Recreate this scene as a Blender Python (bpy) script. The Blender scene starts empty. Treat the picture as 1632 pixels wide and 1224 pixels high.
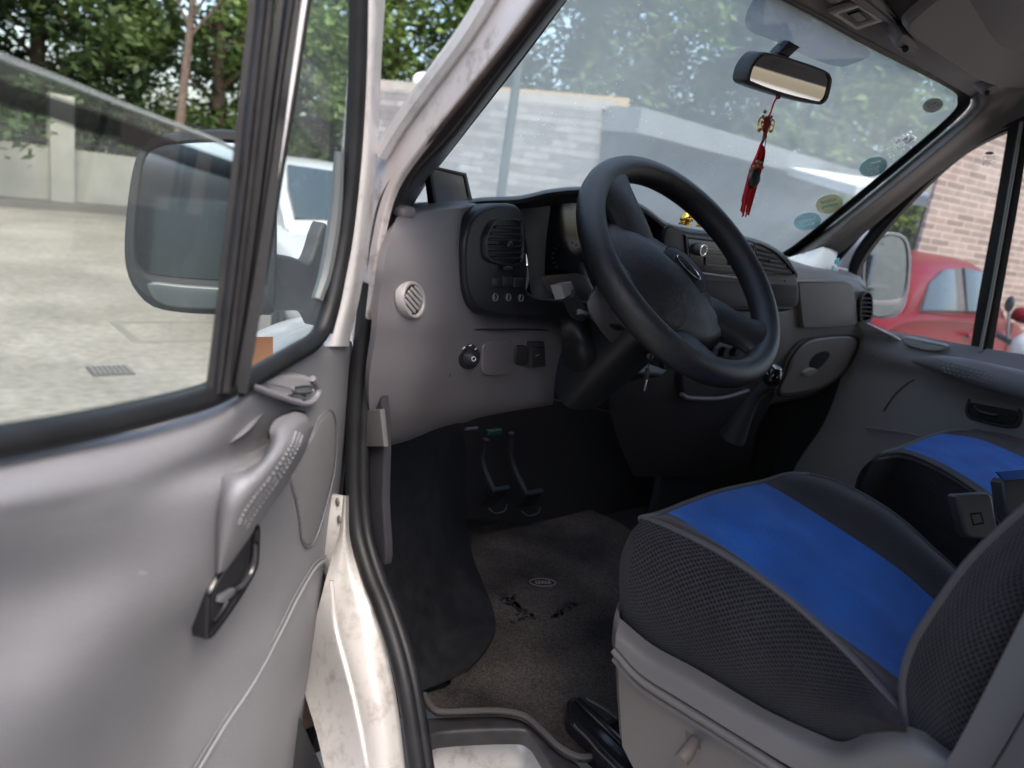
import bpy, bmesh, math, random
from mathutils import Vector, Matrix
from math import radians, sin, cos, pi, sqrt, tan
random.seed(7)
SC = bpy.context.scene
COL = SC.collection
V = Vector

# ------------------------------------------------------------------ camera
CAM = V((-1.373, -0.707, 1.5))
FPX = 1200.0
_h, _p, _r = radians(42.5), radians(-14.5), radians(8.6)
FWD = V((sin(_h)*cos(_p), cos(_h)*cos(_p), sin(_p)))
_right0 = V((cos(_h), -sin(_h), 0)); _up0 = _right0.cross(FWD)
RIGHT = _right0*cos(_r) + _up0*sin(_r)
UP = _up0*cos(_r) - _right0*sin(_r)
cd = bpy.data.cameras.new('camera'); cam = bpy.data.objects.new('camera', cd); COL.objects.link(cam)
cam.matrix_world = Matrix.Translation(CAM) @ Matrix((RIGHT, UP, -FWD)).transposed().to_4x4()
cd.sensor_width = 36; cd.lens = FPX/1632*36; cd.clip_start = .02; cd.clip_end = 500
cd.dof.use_dof = True; cd.dof.focus_distance = 1.15; cd.dof.aperture_fstop = 4.5
SC.camera = cam
# ------------------------------------------------------------------ light
SUN_EL, SUN_AZ = radians(54), radians(196)      # azimuth clockwise from +Y: from behind
w = bpy.data.worlds.new("World"); SC.world = w; w.use_nodes = True
nt = w.node_tree; bg = nt.nodes['Background']; sky = nt.nodes.new('ShaderNodeTexSky')
sky.sky_type = 'NISHITA'; sky.sun_disc = False; sky.sun_elevation = SUN_EL; sky.sun_rotation = SUN_AZ
sky.dust_density = 4.0; sky.air_density = 1.0; sky.ozone_density = 1.0
nt.links.new(sky.outputs[0], bg.inputs[0]); bg.inputs[1].default_value = 0.15
sd = bpy.data.lights.new('sun', 'SUN'); sd.energy = .8; sd.angle = radians(40); sd.color = (1, .95, .88)
so = bpy.data.objects.new('sun', sd); COL.objects.link(so)
sdir = V((sin(SUN_AZ)*cos(SUN_EL), cos(SUN_AZ)*cos(SUN_EL), sin(SUN_EL)))
so.rotation_euler = sdir.to_track_quat('Z', 'Y').to_euler()
SC.view_settings.view_transform = 'Standard'; SC.view_settings.look = 'None'
SC.view_settings.exposure = 1.85; SC.view_settings.gamma = 1
SC.render.engine = 'CYCLES'
SC.cycles.transparent_max_bounces = 24; SC.cycles.max_bounces = 10; SC.cycles.diffuse_bounces = 5
SC.cycles.transmission_bounces = 8; SC.cycles.caustics_refractive = False; SC.cycles.caustics_reflective = False

# ------------------------------------------------------------------ geometry helpers
def ray(x, y): return FWD + RIGHT*((x-816)/FPX) + UP*((612-y)/FPX)
def hit(x, y, pl):
    p0, n = pl; d = ray(x, y); return CAM + d*(((p0-CAM).dot(n))/d.dot(n))
def PX(v): return (V((v, 0, 0)), V((1, 0, 0)))
def PY(v): return (V((0, v, 0)), V((0, 1, 0)))
def PZ(v): return (V((0, 0, v)), V((0, 0, 1)))
def X(x, y, v): return hit(x, y, PX(v))
def Y(x, y, v): return hit(x, y, PY(v))
def Z(x, y, v): return hit(x, y, PZ(v))
def plane3(a, b, c): return (a.copy(), (b-a).cross(c-a).normalized())
def shift(pl, d):
    """plane moved d metres towards the camera side"""
    p0, n = pl; s = 1 if (CAM-p0).dot(n) > 0 else -1
    return (p0+n*(s*d), n)

def cr(p0, p1, p2, p3, t):
    return 0.5*((2*p1)+(p2-p0)*t+(2*p0-5*p1+4*p2-p3)*t*t+(3*p1-p0-3*p2+p3)*t*t*t)
def spline(P, k=6, closed=False):
    n = len(P); out = []
    if closed:
        for i in range(n):
            for j in range(k): out.append(cr(P[i-1], P[i], P[(i+1) % n], P[(i+2) % n], j/k))
        return out
    for i in range(n-1):
        a = P[i-1] if i > 0 else P[0]*2-P[1]
        d = P[i+2] if i+2 < n else P[-1]*2-P[-2]
        for j in range(k): out.append(cr(a, P[i], P[i+1], d, j/k))
    out.append(P[-1].copy()); return out

def resample(P, K):
    """K points at equal steps round a closed loop"""
    n = len(P); L = [0.0]
    for i in range(n): L.append(L[-1]+(P[(i+1) % n]-P[i]).length)
    out = []; j = 0
    for k in range(K):
        t = L[-1]*k/K
        while L[j+1] < t: j += 1
        out.append(P[j].lerp(P[(j+1) % n], (t-L[j])/max(1e-9, L[j+1]-L[j])))
    return out
def mesh_obj(name, verts, faces, mat, parent=None, smooth=True, uvs=None, sharp=40, mats=None, fm=None):
    me = bpy.data.meshes.new(name); me.from_pydata([tuple(v) for v in verts], [], faces)
    if uvs:
        ul = me.uv_layers.new(name='UVMap')
        for l in me.loops: ul.data[l.index].uv = uvs[l.vertex_index]
    for m in (mats or [mat]): me.materials.append(m)
    if fm: me.polygons.foreach_set('material_index', fm)
    me.validate(); me.update()
    bm = bmesh.new(); bm.from_mesh(me); bmesh.ops.recalc_face_normals(bm, faces=bm.faces)
    if smooth:
        for f in bm.faces: f.smooth = True
        for e in bm.edges:
            if len(e.link_faces) == 2 and e.calc_face_angle(0) > radians(sharp): e.smooth = False
    bm.to_mesh(me); bm.free()
    o = bpy.data.objects.new(name, me); COL.objects.link(o)
    if parent:
        o.parent = parent; o.matrix_parent_inverse = PW[parent.name].inverted()
    PW[o.name] = Matrix.Identity(4)
    return o
PW = {}
def thing(name, label, cat, loc=(0, 0, 0), group=None):
    o = bpy.data.objects.new(name, None); COL.objects.link(o); o.location = loc; o.empty_display_size = .1
    PW[o.name] = Matrix.Translation(V(loc)); tag(o, label, cat, group); return o
def tag(o, label, cat, group=None):
    o['label'] = label; o['category'] = cat
    if group: o['group'] = group
    return o
def struct(o): o['kind'] = 'structure'; return o

class MB:
    """mesh builder gathering shapes into one mesh"""
    def __init__(s): s.v = []; s.f = []; s.m = []; s.uv = []
    def add(s, v, f, uv=None, m=0):
        b = len(s.v); s.v += [V(p) for p in v]; s.f += [tuple(i+b for i in q) for q in f]; s.m += [m]*len(f)
        s.uv += (uv if uv else [(0, 0)]*len(v)); return s
    def box(s, c, d, ax=None, m=0, bev=0.0):
        c = V(c); ax = ax or (V((1, 0, 0)), V((0, 1, 0)), V((0, 0, 1)))
        h = [d[0]/2, d[1]/2, d[2]/2]
        if bev <= 0:
            v = [c+ax[0]*(i*h[0])+ax[1]*(j*h[1])+ax[2]*(k*h[2]) for i in (-1, 1) for j in (-1, 1) for k in (-1, 1)]
            return s.add(v, [(0, 1, 3, 2), (4, 6, 7, 5), (0, 4, 5, 1), (2, 3, 7, 6), (0, 2, 6, 4), (1, 5, 7, 3)], m=m)
        bm = bmesh.new(); bmesh.ops.create_cube(bm, size=1)
        for q in bm.verts: q.co = V((q.co.x*d[0], q.co.y*d[1], q.co.z*d[2]))
        bmesh.ops.bevel(bm, geom=bm.edges[:], offset=min(bev, min(d)*.49), segments=3, affect='EDGES', profile=.6)
        v = [c+ax[0]*q.co.x+ax[1]*q.co.y+ax[2]*q.co.z for q in bm.verts]; bm.verts.index_update()
        f = [tuple(q.index for q in p.verts) for p in bm.faces]; bm.free(); return s.add(v, f, m=m)
    def tube(s, P, r, n=10, closed=False, flat=1.0, up=None, m=0, k=0, cap=True):
        P = [V(p) for p in P]
        if k:
            if not isinstance(r, (int, float)):
                R = [V((q, 0, 0)) for q in r]; r = [q.x for q in spline(R, k, closed)]
            P = spline(P, k, closed)
        N = len(P); rr = r if not isinstance(r, (int, float)) else [r]*N
        v = []; prev = None
        for i in range(N):
            a = P[i-1] if (i > 0 or closed) else P[i]; b = P[(i+1) % N] if (i < N-1 or closed) else P[i]
            t = (b-a)
            t = t.normalized() if t.length > 1e-9 else V((0, 0, 1))
            if up is not None: u = (up - t*up.dot(t))
            elif prev is None: u = V((0, 0, 1)) - t*t.z if abs(t.z) < .9 else V((1, 0, 0)) - t*t.x
            else: u = prev - t*prev.dot(t)
            u.normalize(); prev = u; q = t.cross(u)
            for j in range(n):
                an = 2*pi*j/n; v.append(P[i]+u*(cos(an)*rr[i]*flat)+q*(sin(an)*rr[i]))
        f = []
        for i in range(N if closed else N-1):
            for j in range(n):
                a, b = i*n+j, i*n+(j+1) % n; c2, d2 = ((i+1) % N)*n+(j+1) % n, ((i+1) % N)*n+j
                f.append((a, b, c2, d2))
        if cap and not closed: f.append(tuple(range(n))[::-1]); f.append(tuple((N-1)*n+j for j in range(n)))
        return s.add(v, f, m=m)
    def ell(s, c, r, ax=None, n=16, m=0, pw=1.0):
        c = V(c); ax = ax or (V((1, 0, 0)), V((0, 1, 0)), V((0, 0, 1))); v = []; f = []
        h = n//2
        sg = lambda q: math.copysign(abs(q)**pw, q)
        for i in range(h+1):
            th = pi*i/h
            for j in range(n):
                ph = 2*pi*j/n
                v.append(c+ax[0]*(r[0]*sg(sin(th))*sg(cos(ph)))+ax[1]*(r[1]*sg(sin(th))*sg(sin(ph)))+ax[2]*(r[2]*sg(cos(th))))
        for i in range(h):
            for j in range(n): f.append((i*n+j, i*n+(j+1) % n, (i+1)*n+(j+1) % n, (i+1)*n+j))
        return s.add(v, f, m=m)
    def plate(s, P, n, th, bev=.002, m=0, dome=0.0, rings=1):
        """closed outline P, n = unit normal towards viewer; body th deep behind it; rounded front rim"""
        N = len(P); c = sum(P, V((0, 0, 0)))/N; v = []; f = []
        def inset(d):
            out = []
            for i in range(N):
                t = (P[(i+1) % N]-P[i-1]); t = t - n*t.dot(n)
                t = t.normalized() if t.length > 1e-9 else V((1, 0, 0))
                o = t.cross(n).normalized()
                out.append(P[i]-o*d*sg)
            return out
        ar = sum(((P[i]-c).cross(P[(i+1) % N]-c)).dot(n) for i in range(N)); sg = 1 if ar > 0 else -1
        loops = [[p-n*th for p in P]]
        for q in range(5):
            a_ = pi/2*q/4; loops.append([p-n*(bev*(1-sin(a_))) for p in inset(bev*(1-cos(a_)))])
        if dome:
            base = inset(bev)
            for q in range(1, 6):
                t = q/5.0; loops.append([p.lerp(c, t*.98)+n*(dome*(1-(1-t)**2)) for p in base])
        for L in loops: v += L
        for k in range(len(loops)-1):
            for i in range(N):
                a = k*N+i; b = k*N+(i+1) % N; f.append((a, b, b+N, a+N))
        f.append(tuple(range((len(loops)-1)*N, len(loops)*N))); f.append(tuple(range(N))[::-1])
        e1 = n.orthogonal().normalized(); e2 = n.cross(e1)
        return s.add(v, f, uv=[((p-c).dot(e1), (p-c).dot(e2)) for p in v], m=m)
    def ring(s, A, B, n, th, bev=.002, m=0):
        """frame between closed outlines A (outer) and B (inner), same count"""
        if len(A) != len(B):
            K = max(len(A), len(B)); A = resample(A, K); B = resample(B, K)
            i0 = min(range(K), key=lambda i: (B[i]-A[0]).length); B = B[i0:]+B[:i0]
        N = len(A); v = []; f = []
        La = [p-n*th for p in A]; Lb = [p-n*bev for p in A]
        Lc = [a.lerp(b, .25) for a, b in zip(A, B)]; Ld = [a.lerp(b, .75) for a, b in zip(A, B)]
        Le = [p-n*bev for p in B]; Lf = [p-n*th for p in B]
        LL = [La, Lb, Lc, Ld, Le, Lf]
        for L in LL: v += L
        for k in range(6):
            for i in range(N):
                a = k*N+i; b = k*N+(i+1) % N; c2 = ((k+1) % 6)*N
                f.append((a, b, c2+(i+1) % N, c2+i))
        return s.add(v, f, m=m)
    def grid(s, rows, k=6, th=0.0, m=0, k2=None, lin=False):
        R = [spline([V(p) for p in r], k) for r in rows]
        nc = len(R[0]); colsp = [spline([R[i][j] for i in range(len(R))], k2 or k) for j in range(nc)]
        nr = len(colsp[0]); v = []; uv = []
        us = [0.0]
        for j in range(1, nc): us.append(us[-1]+(colsp[j][nr//2]-colsp[j-1][nr//2]).length)
        vs = [0.0]
        for i in range(1, nr): vs.append(vs[-1]+(colsp[nc//2][i]-colsp[nc//2][i-1]).length)
        for i in range(nr):
            for j in range(nc): v.append(colsp[j][i]); uv.append((us[j], vs[i]))
        f = [(i*nc+j, i*nc+j+1, (i+1)*nc+j+1, (i+1)*nc+j) for i in range(nr-1) for j in range(nc-1)]
        if th:
            # thickness away from the camera
            nv = [V((0, 0, 0)) for _ in v]
            for q in f:
                nn = (v[q[2]]-v[q[0]]).cross(v[q[3]]-v[q[1]])
                for i in q: nv[i] += nn
            sgn = 1 if nv[len(v)//2].dot(CAM-v[len(v)//2]) > 0 else -1
            M = len(v); v2 = [p-(q.normalized()*sgn*th if q.length > 0 else q) for p, q in zip(v, nv)]
            v = v+v2; uv = uv+uv; f2 = [tuple(i+M for i in q[::-1]) for q in f]
            b = [j for j in range(nc)]+[i*nc+nc-1 for i in range(1, nr)]+[(nr-1)*nc+j for j in range(nc-2, -1, -1)]+[i*nc for i in range(nr-2, 0, -1)]
            f3 = [(b[i], b[(i+1) % len(b)], b[(i+1) % len(b)]+M, b[i]+M) for i in range(len(b))]
            f = f+f2+f3
        return s.add(v, f, uv=uv, m=m)
    def build(s, name, mat, parent=None, smooth=True, sharp=40):
        mats = mat if isinstance(mat, list) else [mat]
        return mesh_obj(name, s.v, s.f, mats[0], parent, smooth, s.uv, sharp, mats, s.m)

def outline(pts, pl, k=5, smooth=True):
    P = [hit(a, b, pl) for a, b in pts]
    return spline(P, k, True) if smooth else P
def nrm(pl):
    p0, n = pl; return n if (CAM-p0).dot(n) > 0 else -n
def plate(name, pts, pl, th, mat, parent, bev=.002, smooth=True, dome=0, k=5):
    return MB().plate(outline(pts, pl, k, smooth), nrm(pl), th, bev, dome=dome).build(name, mat, parent)
def rrect(c, w, h, r, ux, uy, n=4):
    """rounded rectangle points"""
    out = []
    for sx, sy, a0 in ((1, 1, 0), (-1, 1, 90), (-1, -1, 180), (1, -1, 270)):
        for i in range(n+1):
            a = radians(a0+90*i/n)
            out.append(c+ux*(sx*(w/2-r)+r*cos(a))+uy*(sy*(h/2-r)+r*sin(a)))
    return out
def ellipse(c, a, b, ux, uy, n=32): return [c+ux*(a*cos(2*pi*i/n))+uy*(b*sin(2*pi*i/n)) for i in range(n)]
def uvx(pl, x, y):
    """unit image-right and image-up directions lying in plane pl around a pixel, and metres per pixel"""
    a = hit(x, y, pl); u = hit(x+4, y, pl)-a; v = hit(x, y-4, pl)-a
    return a, u/4, v/4

# ------------------------------------------------------------------ materials
def mat(name, col, rough=.5, metal=0.0, bump=0.0, bscale=400, var=0.0, vscale=6, col2=None, coat=0, spec=.5, emit=0, uvmode=False, trans=0, detail=3):
    m = bpy.data.materials.new(name); m.use_nodes = True; t = m.node_tree; b = t.nodes['Principled BSDF']
    b.inputs['Base Color'].default_value = (*col, 1); b.inputs['Roughness'].default_value = rough
    b.inputs['Metallic'].default_value = metal; b.inputs['Specular IOR Level'].default_value = spec
    b.inputs['Coat Weight'].default_value = coat; b.inputs['Coat Roughness'].default_value = .08
    tc = t.nodes.new('ShaderNodeTexCoord'); co = tc.outputs['UV' if uvmode else 'Object']
    if var:
        n = t.nodes.new('ShaderNodeTexNoise'); n.inputs['Scale'].default_value = vscale; n.inputs['Detail'].default_value = 6
        t.links.new(co, n.inputs['Vector'])
        r = t.nodes.new('ShaderNodeValToRGB'); r.color_ramp.elements[0].position = .3; r.color_ramp.elements[1].position = .7
        c2 = col2 or tuple(c*(1+var) for c in col)
        r.color_ramp.elements[0].color = (*[c*(1-var) for c in col], 1) if not col2 else (*col, 1)
        r.color_ramp.elements[1].color = (*c2, 1)
        t.links.new(n.outputs['Fac'], r.inputs['Fac']); t.links.new(r.outputs['Color'], b.inputs['Base Color'])
        mr = t.nodes.new('ShaderNodeMapRange'); mr.inputs['To Min'].default_value = max(0, rough-.1); mr.inputs['To Max'].default_value = min(1, rough+.1)
        t.links.new(n.outputs['Fac'], mr.inputs['Value']); t.links.new(mr.outputs['Result'], b.inputs['Roughness'])
    if bump:
        n2 = t.nodes.new('ShaderNodeTexNoise'); n2.inputs['Scale'].default_value = bscale; n2.inputs['Detail'].default_value = detail
        t.links.new(co, n2.inputs['Vector']); bp = t.nodes.new('ShaderNodeBump'); bp.inputs['Strength'].default_value = bump
        bp.inputs['Distance'].default_value = .001 if bscale > 60 else .01
        t.links.new(n2.outputs['Fac'], bp.inputs['Height']); t.links.new(bp.outputs['Normal'], b.inputs['Normal'])
    if emit: b.inputs['Emission Color'].default_value = (*col, 1); b.inputs['Emission Strength'].default_value = emit
    return m
M = {}
M['grey'] = mat('dash_grey_plastic', (.148, .139, .150), .48, bump=.35, bscale=700, var=.05, vscale=5)
M['door'] = mat('door_grey_plastic', (.183, .185, .199), .45, bump=.7, bscale=750, var=.05, vscale=9)
M['doorlow'] = mat('door_grey_plastic_low', (.25, .25, .265), .46, bump=.3, bscale=600, var=.05, vscale=5)
M['pdoor'] = mat('passenger_door_plastic', (.22, .21, .215), .5, bump=.3, bscale=500, var=.05)
M['beige'] = mat('warm_grey_plastic', (.20, .187, .182), .5, bump=.3, bscale=600, var=.06, vscale=8)
M['seatbase'] = mat('seat_base_plastic', (.108, .102, .10), .45, bump=.25, bscale=500, var=.09, vscale=7)
M['black'] = mat('black_plastic', (.02, .021, .025), .42, bump=.3, bscale=700)
M['blackgloss'] = mat('black_gloss', (.01, .01, .012), .12, bump=0)
M['satin'] = mat('satin_black', (.014, .0145, .018), .42, spec=.3, bump=.15, bscale=400)
M['rubber'] = mat('black_rubber', (.009, .0095, .011), .5, spec=.3, bump=.2, bscale=250, var=.3, vscale=30)
M['rubbergrey'] = mat('worn_rubber', (.013, .0125, .014), .5, spec=.35, bump=.3, bscale=120, var=.3, vscale=40)
M['leather'] = mat('wheel_leather', (.022, .023, .027), .40, bump=.0)
M['silver'] = mat('silver', (.6, .6, .62), .25, metal=1)
M['chrome'] = mat('chrome', (.8, .8, .8), .1, metal=1)
M['gold'] = mat('gold', (.85, .55, .12), .25, metal=1)
M['head'] = mat('headliner', (.30, .29, .30), .85, bump=.4, bscale=900, var=.05, vscale=4)
M['visor'] = mat('visor_vinyl', (.23, .22, .225), .6, bump=.3, bscale=500, var=.04)
M['dark'] = mat('dark_trim', (.012, .012, .014), .7)
M['whiteplas'] = mat('pale_plastic', (.5, .48, .46), .45)
M['red'] = mat('red_silk', (.65, .01, .02), .55)
M['wood'] = mat('wood_bead', (.35, .16, .08), .4)
M['paper'] = mat('white_tissue', (.8, .8, .8), .6, bump=.5, bscale=30)
M['teal'] = mat('teal_print', (.02, .45, .55), .4)
M['cardash'] = mat('lettering', (.6, .6, .6), .5)
M['orange'] = mat('orange_lens', (.75, .22, .02), .2, coat=.6)
M['redlens'] = mat('red_lens', (.6, .01, .015), .15, coat=.8)

def leather_bump():
    m = M['leather']; t = m.node_tree; b = t.nodes['Principled BSDF']
    tc = t.nodes.new('ShaderNodeTexCoord'); vo = t.nodes.new('ShaderNodeTexVoronoi'); vo.inputs['Scale'].default_value = 360
    vo.feature = 'DISTANCE_TO_EDGE'
    bp = t.nodes.new('ShaderNodeBump'); bp.inputs['Strength'].default_value = .4; bp.inputs['Distance'].default_value = .0014
    no = t.nodes.new('ShaderNodeTexNoise'); no.inputs['Scale'].default_value = 60
    t.links.new(tc.outputs['Object'], no.inputs['Vector'])
    mx = t.nodes.new('ShaderNodeMixRGB'); mx.inputs[0].default_value = .03
    t.links.new(tc.outputs['Object'], mx.inputs[1]); t.links.new(no.outputs['Color'], mx.inputs[2])
    t.links.new(mx.outputs[0], vo.inputs['Vector']); t.links.new(vo.outputs['Distance'], bp.inputs['Height'])
    t.links.new(bp.outputs['Normal'], b.inputs['Normal'])
leather_bump()

def fabric(name, c1, c2, scale=210, rough=.85, bs=.8):
    m = bpy.data.materials.new(name); m.use_nodes = True; t = m.node_tree; b = t.nodes['Principled BSDF']
    b.inputs['Roughness'].default_value = rough; b.inputs['Sheen Weight'].default_value = .08; b.inputs['Specular IOR Level'].default_value = .12
    tc = t.nodes.new('ShaderNodeTexCoord'); mp = t.nodes.new('ShaderNodeMapping'); mp.inputs['Scale'].default_value = (1, 1.25, 1)
    mp.inputs['Rotation'].default_value = (0, 0, radians(45))
    t.links.new(tc.outputs['UV'], mp.inputs['Vector'])
    vo = t.nodes.new('ShaderNodeTexVoronoi'); vo.inputs['Scale'].default_value = scale; vo.inputs['Randomness'].default_value = .12
    nd = t.nodes.new('ShaderNodeTexNoise'); nd.inputs['Scale'].default_value = 11; nd.inputs['Detail'].default_value = 2; t.links.new(tc.outputs['UV'], nd.inputs['Vector'])
    md = t.nodes.new('ShaderNodeMixRGB'); md.blend_type = 'ADD'; md.inputs[0].default_value = .0015; t.links.new(mp.outputs[0], md.inputs[1]); t.links.new(nd.outputs['Color'], md.inputs[2])
    t.links.new(md.outputs[0], vo.inputs['Vector'])
    r = t.nodes.new('ShaderNodeValToRGB'); r.color_ramp.elements[0].position = .22; r.color_ramp.elements[1].position = .5
    r.color_ramp.elements[0].color = (*c1, 1); r.color_ramp.elements[1].color = (*c2, 1)
    t.links.new(vo.outputs['Distance'], r.inputs['Fac'])
    no = t.nodes.new('ShaderNodeTexNoise'); no.inputs['Scale'].default_value = 14; no.inputs['Detail'].default_value = 5; t.links.new(tc.outputs['Object'], no.inputs['Vector'])
    mx = t.nodes.new('ShaderNodeMixRGB'); mx.blend_type = 'MULTIPLY'; mx.inputs[0].default_value = .6
    t.links.new(r.outputs[0], mx.inputs[1]); t.links.new(no.outputs['Fac'], mx.inputs[2])
    mg = t.nodes.new('ShaderNodeMixRGB'); mg.blend_type = 'ADD'; mg.inputs[0].default_value = .45
    t.links.new(mx.outputs[0], mg.inputs[1]); t.links.new(mx.outputs[0], mg.inputs[2]); t.links.new(mg.outputs[0], b.inputs['Base Color'])
    bp = t.nodes.new('ShaderNodeBump'); bp.inputs['Strength'].default_value = bs; bp.inputs['Distance'].default_value = .0015
    t.links.new(vo.outputs['Distance'], bp.inputs['Height']); 
    n3 = t.nodes.new('ShaderNodeTexNoise'); n3.inputs['Scale'].default_value = 9; n3.inputs['Detail'].default_value = 1; t.links.new(tc.outputs['Object'], n3.inputs['Vector'])
    b2 = t.nodes.new('ShaderNodeBump'); b2.inputs['Strength'].default_value = .6; b2.inputs['Distance'].default_value = .011
    t.links.new(n3.outputs['Fac'], b2.inputs['Height']); t.links.new(b2.outputs[0], bp.inputs['Normal'])
    t.links.new(bp.outputs['Normal'], b.inputs['Normal']); return m
M['fabblack'] = fabric('black_mesh_fabric', (.002, .002, .003), (.026, .024, .029), 190, bs=1.3)
M['fabdark'] = fabric('charcoal_fabric', (.017, .015, .018), (.044, .04, .045), 330, bs=.5)
M['fabblue'] = fabric('blue_mesh_fabric', (.008, .05, .22), (.02, .125, .47), 330, bs=.5)
M['piping'] = mat('piping_cord', (.05, .047, .052), .7, bump=.5, bscale=400)

def carpet(name, c1, c2, sc=9):
    m = mat(name, c1, .95, var=.3, vscale=sc, col2=c2, bump=1.0, bscale=260, spec=.1)
    return m
def speckle_carpet():
    m = carpet('dusty_carpet', (.024, .021, .021), (.082, .07, .06), 6); t = m.node_tree; b = t.nodes['Principled BSDF']
    l = b.inputs['Base Color'].links[0]; src = l.from_socket; tc = t.nodes.new('ShaderNodeTexCoord'); n = t.nodes.new('ShaderNodeTexNoise')
    n.inputs['Scale'].default_value = 330; n.inputs['Detail'].default_value = 2; t.links.new(tc.outputs['Object'], n.inputs['Vector'])
    r = t.nodes.new('ShaderNodeMapRange'); r.inputs['From Min'].default_value = .35; r.inputs['From Max'].default_value = .7; r.inputs['To Min'].default_value = .6; r.inputs['To Max'].default_value = 1.5
    t.links.new(n.outputs['Fac'], r.inputs['Value']); mx = t.nodes.new('ShaderNodeVectorMath'); mx.operation = 'SCALE'; t.links.new(src, mx.inputs[0]); t.links.new(r.outputs[0], mx.inputs['Scale'])
    t.links.new(mx.outputs[0], b.inputs['Base Color']); return m
M['mat'] = speckle_carpet()
M['rubmat'] = mat('black_rubber_mat', (.016, .016, .018), .8, spec=.15, bump=.6, bscale=200, var=.3, vscale=40)
M['floor'] = carpet('dark_floor_felt', (.012, .012, .013), (.03, .028, .028))

def paint(name, col, dirt=.0, rough=.3, dcol=(.12, .09, .07), dscale=25, lo=.5, hi=.62):
    m = mat(name, col, rough, coat=.5); t = m.node_tree; b = t.nodes['Principled BSDF']
    if dirt:
        tc = t.nodes.new('ShaderNodeTexCoord'); n = t.nodes.new('ShaderNodeTexNoise'); n.inputs['Scale'].default_value = dscale; n.inputs['Detail'].default_value = 10; n.inputs['Roughness'].default_value = .7
        t.links.new(tc.outputs['Object'], n.inputs['Vector'])
        r = t.nodes.new('ShaderNodeValToRGB'); r.color_ramp.elements[0].position = lo; r.color_ramp.elements[1].position = hi
        r.color_ramp.elements[0].color = (0, 0, 0, 1); r.color_ramp.elements[1].color = (dirt, dirt, dirt, 1)
        t.links.new(n.outputs['Fac'], r.inputs[0]); mx = t.nodes.new('ShaderNodeMixRGB')
        mx.inputs[1].default_value = (*col, 1); mx.inputs[2].default_value = (*dcol, 1); t.links.new(r.outputs[0], mx.inputs[0])
        t.links.new(mx.outputs[0], b.inputs['Base Color'])
        bp = t.nodes.new('ShaderNodeBump'); bp.inputs['Strength'].default_value = .3; bp.inputs['Distance'].default_value = .002
        t.links.new(n.outputs['Fac'], bp.inputs['Height']); t.links.new(bp.outputs[0], b.inputs['Normal'])
    return m
M['white'] = paint('white_paint', (.55, .54, .55), .25)
M['whitedirty'] = paint('dirty_white_paint', (.47, .435, .43), .75, .4, dscale=38, lo=.52, hi=.7)
M['whitesill'] = paint('dirty_sill_paint', (.42, .405, .39), .6, .35, (.16, .12, .09), 22, .51, .68)
M['whitecar'] = paint('white_car_paint', (.42, .42, .42))
M['redcar'] = paint('maroon_car_paint', (.10, .004, .008), rough=.35)
M['redcar'].node_tree.nodes['Principled BSDF'].inputs['Coat Weight'].default_value = .08; M['redcar'].node_tree.nodes['Principled BSDF'].inputs['Specular IOR Level'].default_value = .2

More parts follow.
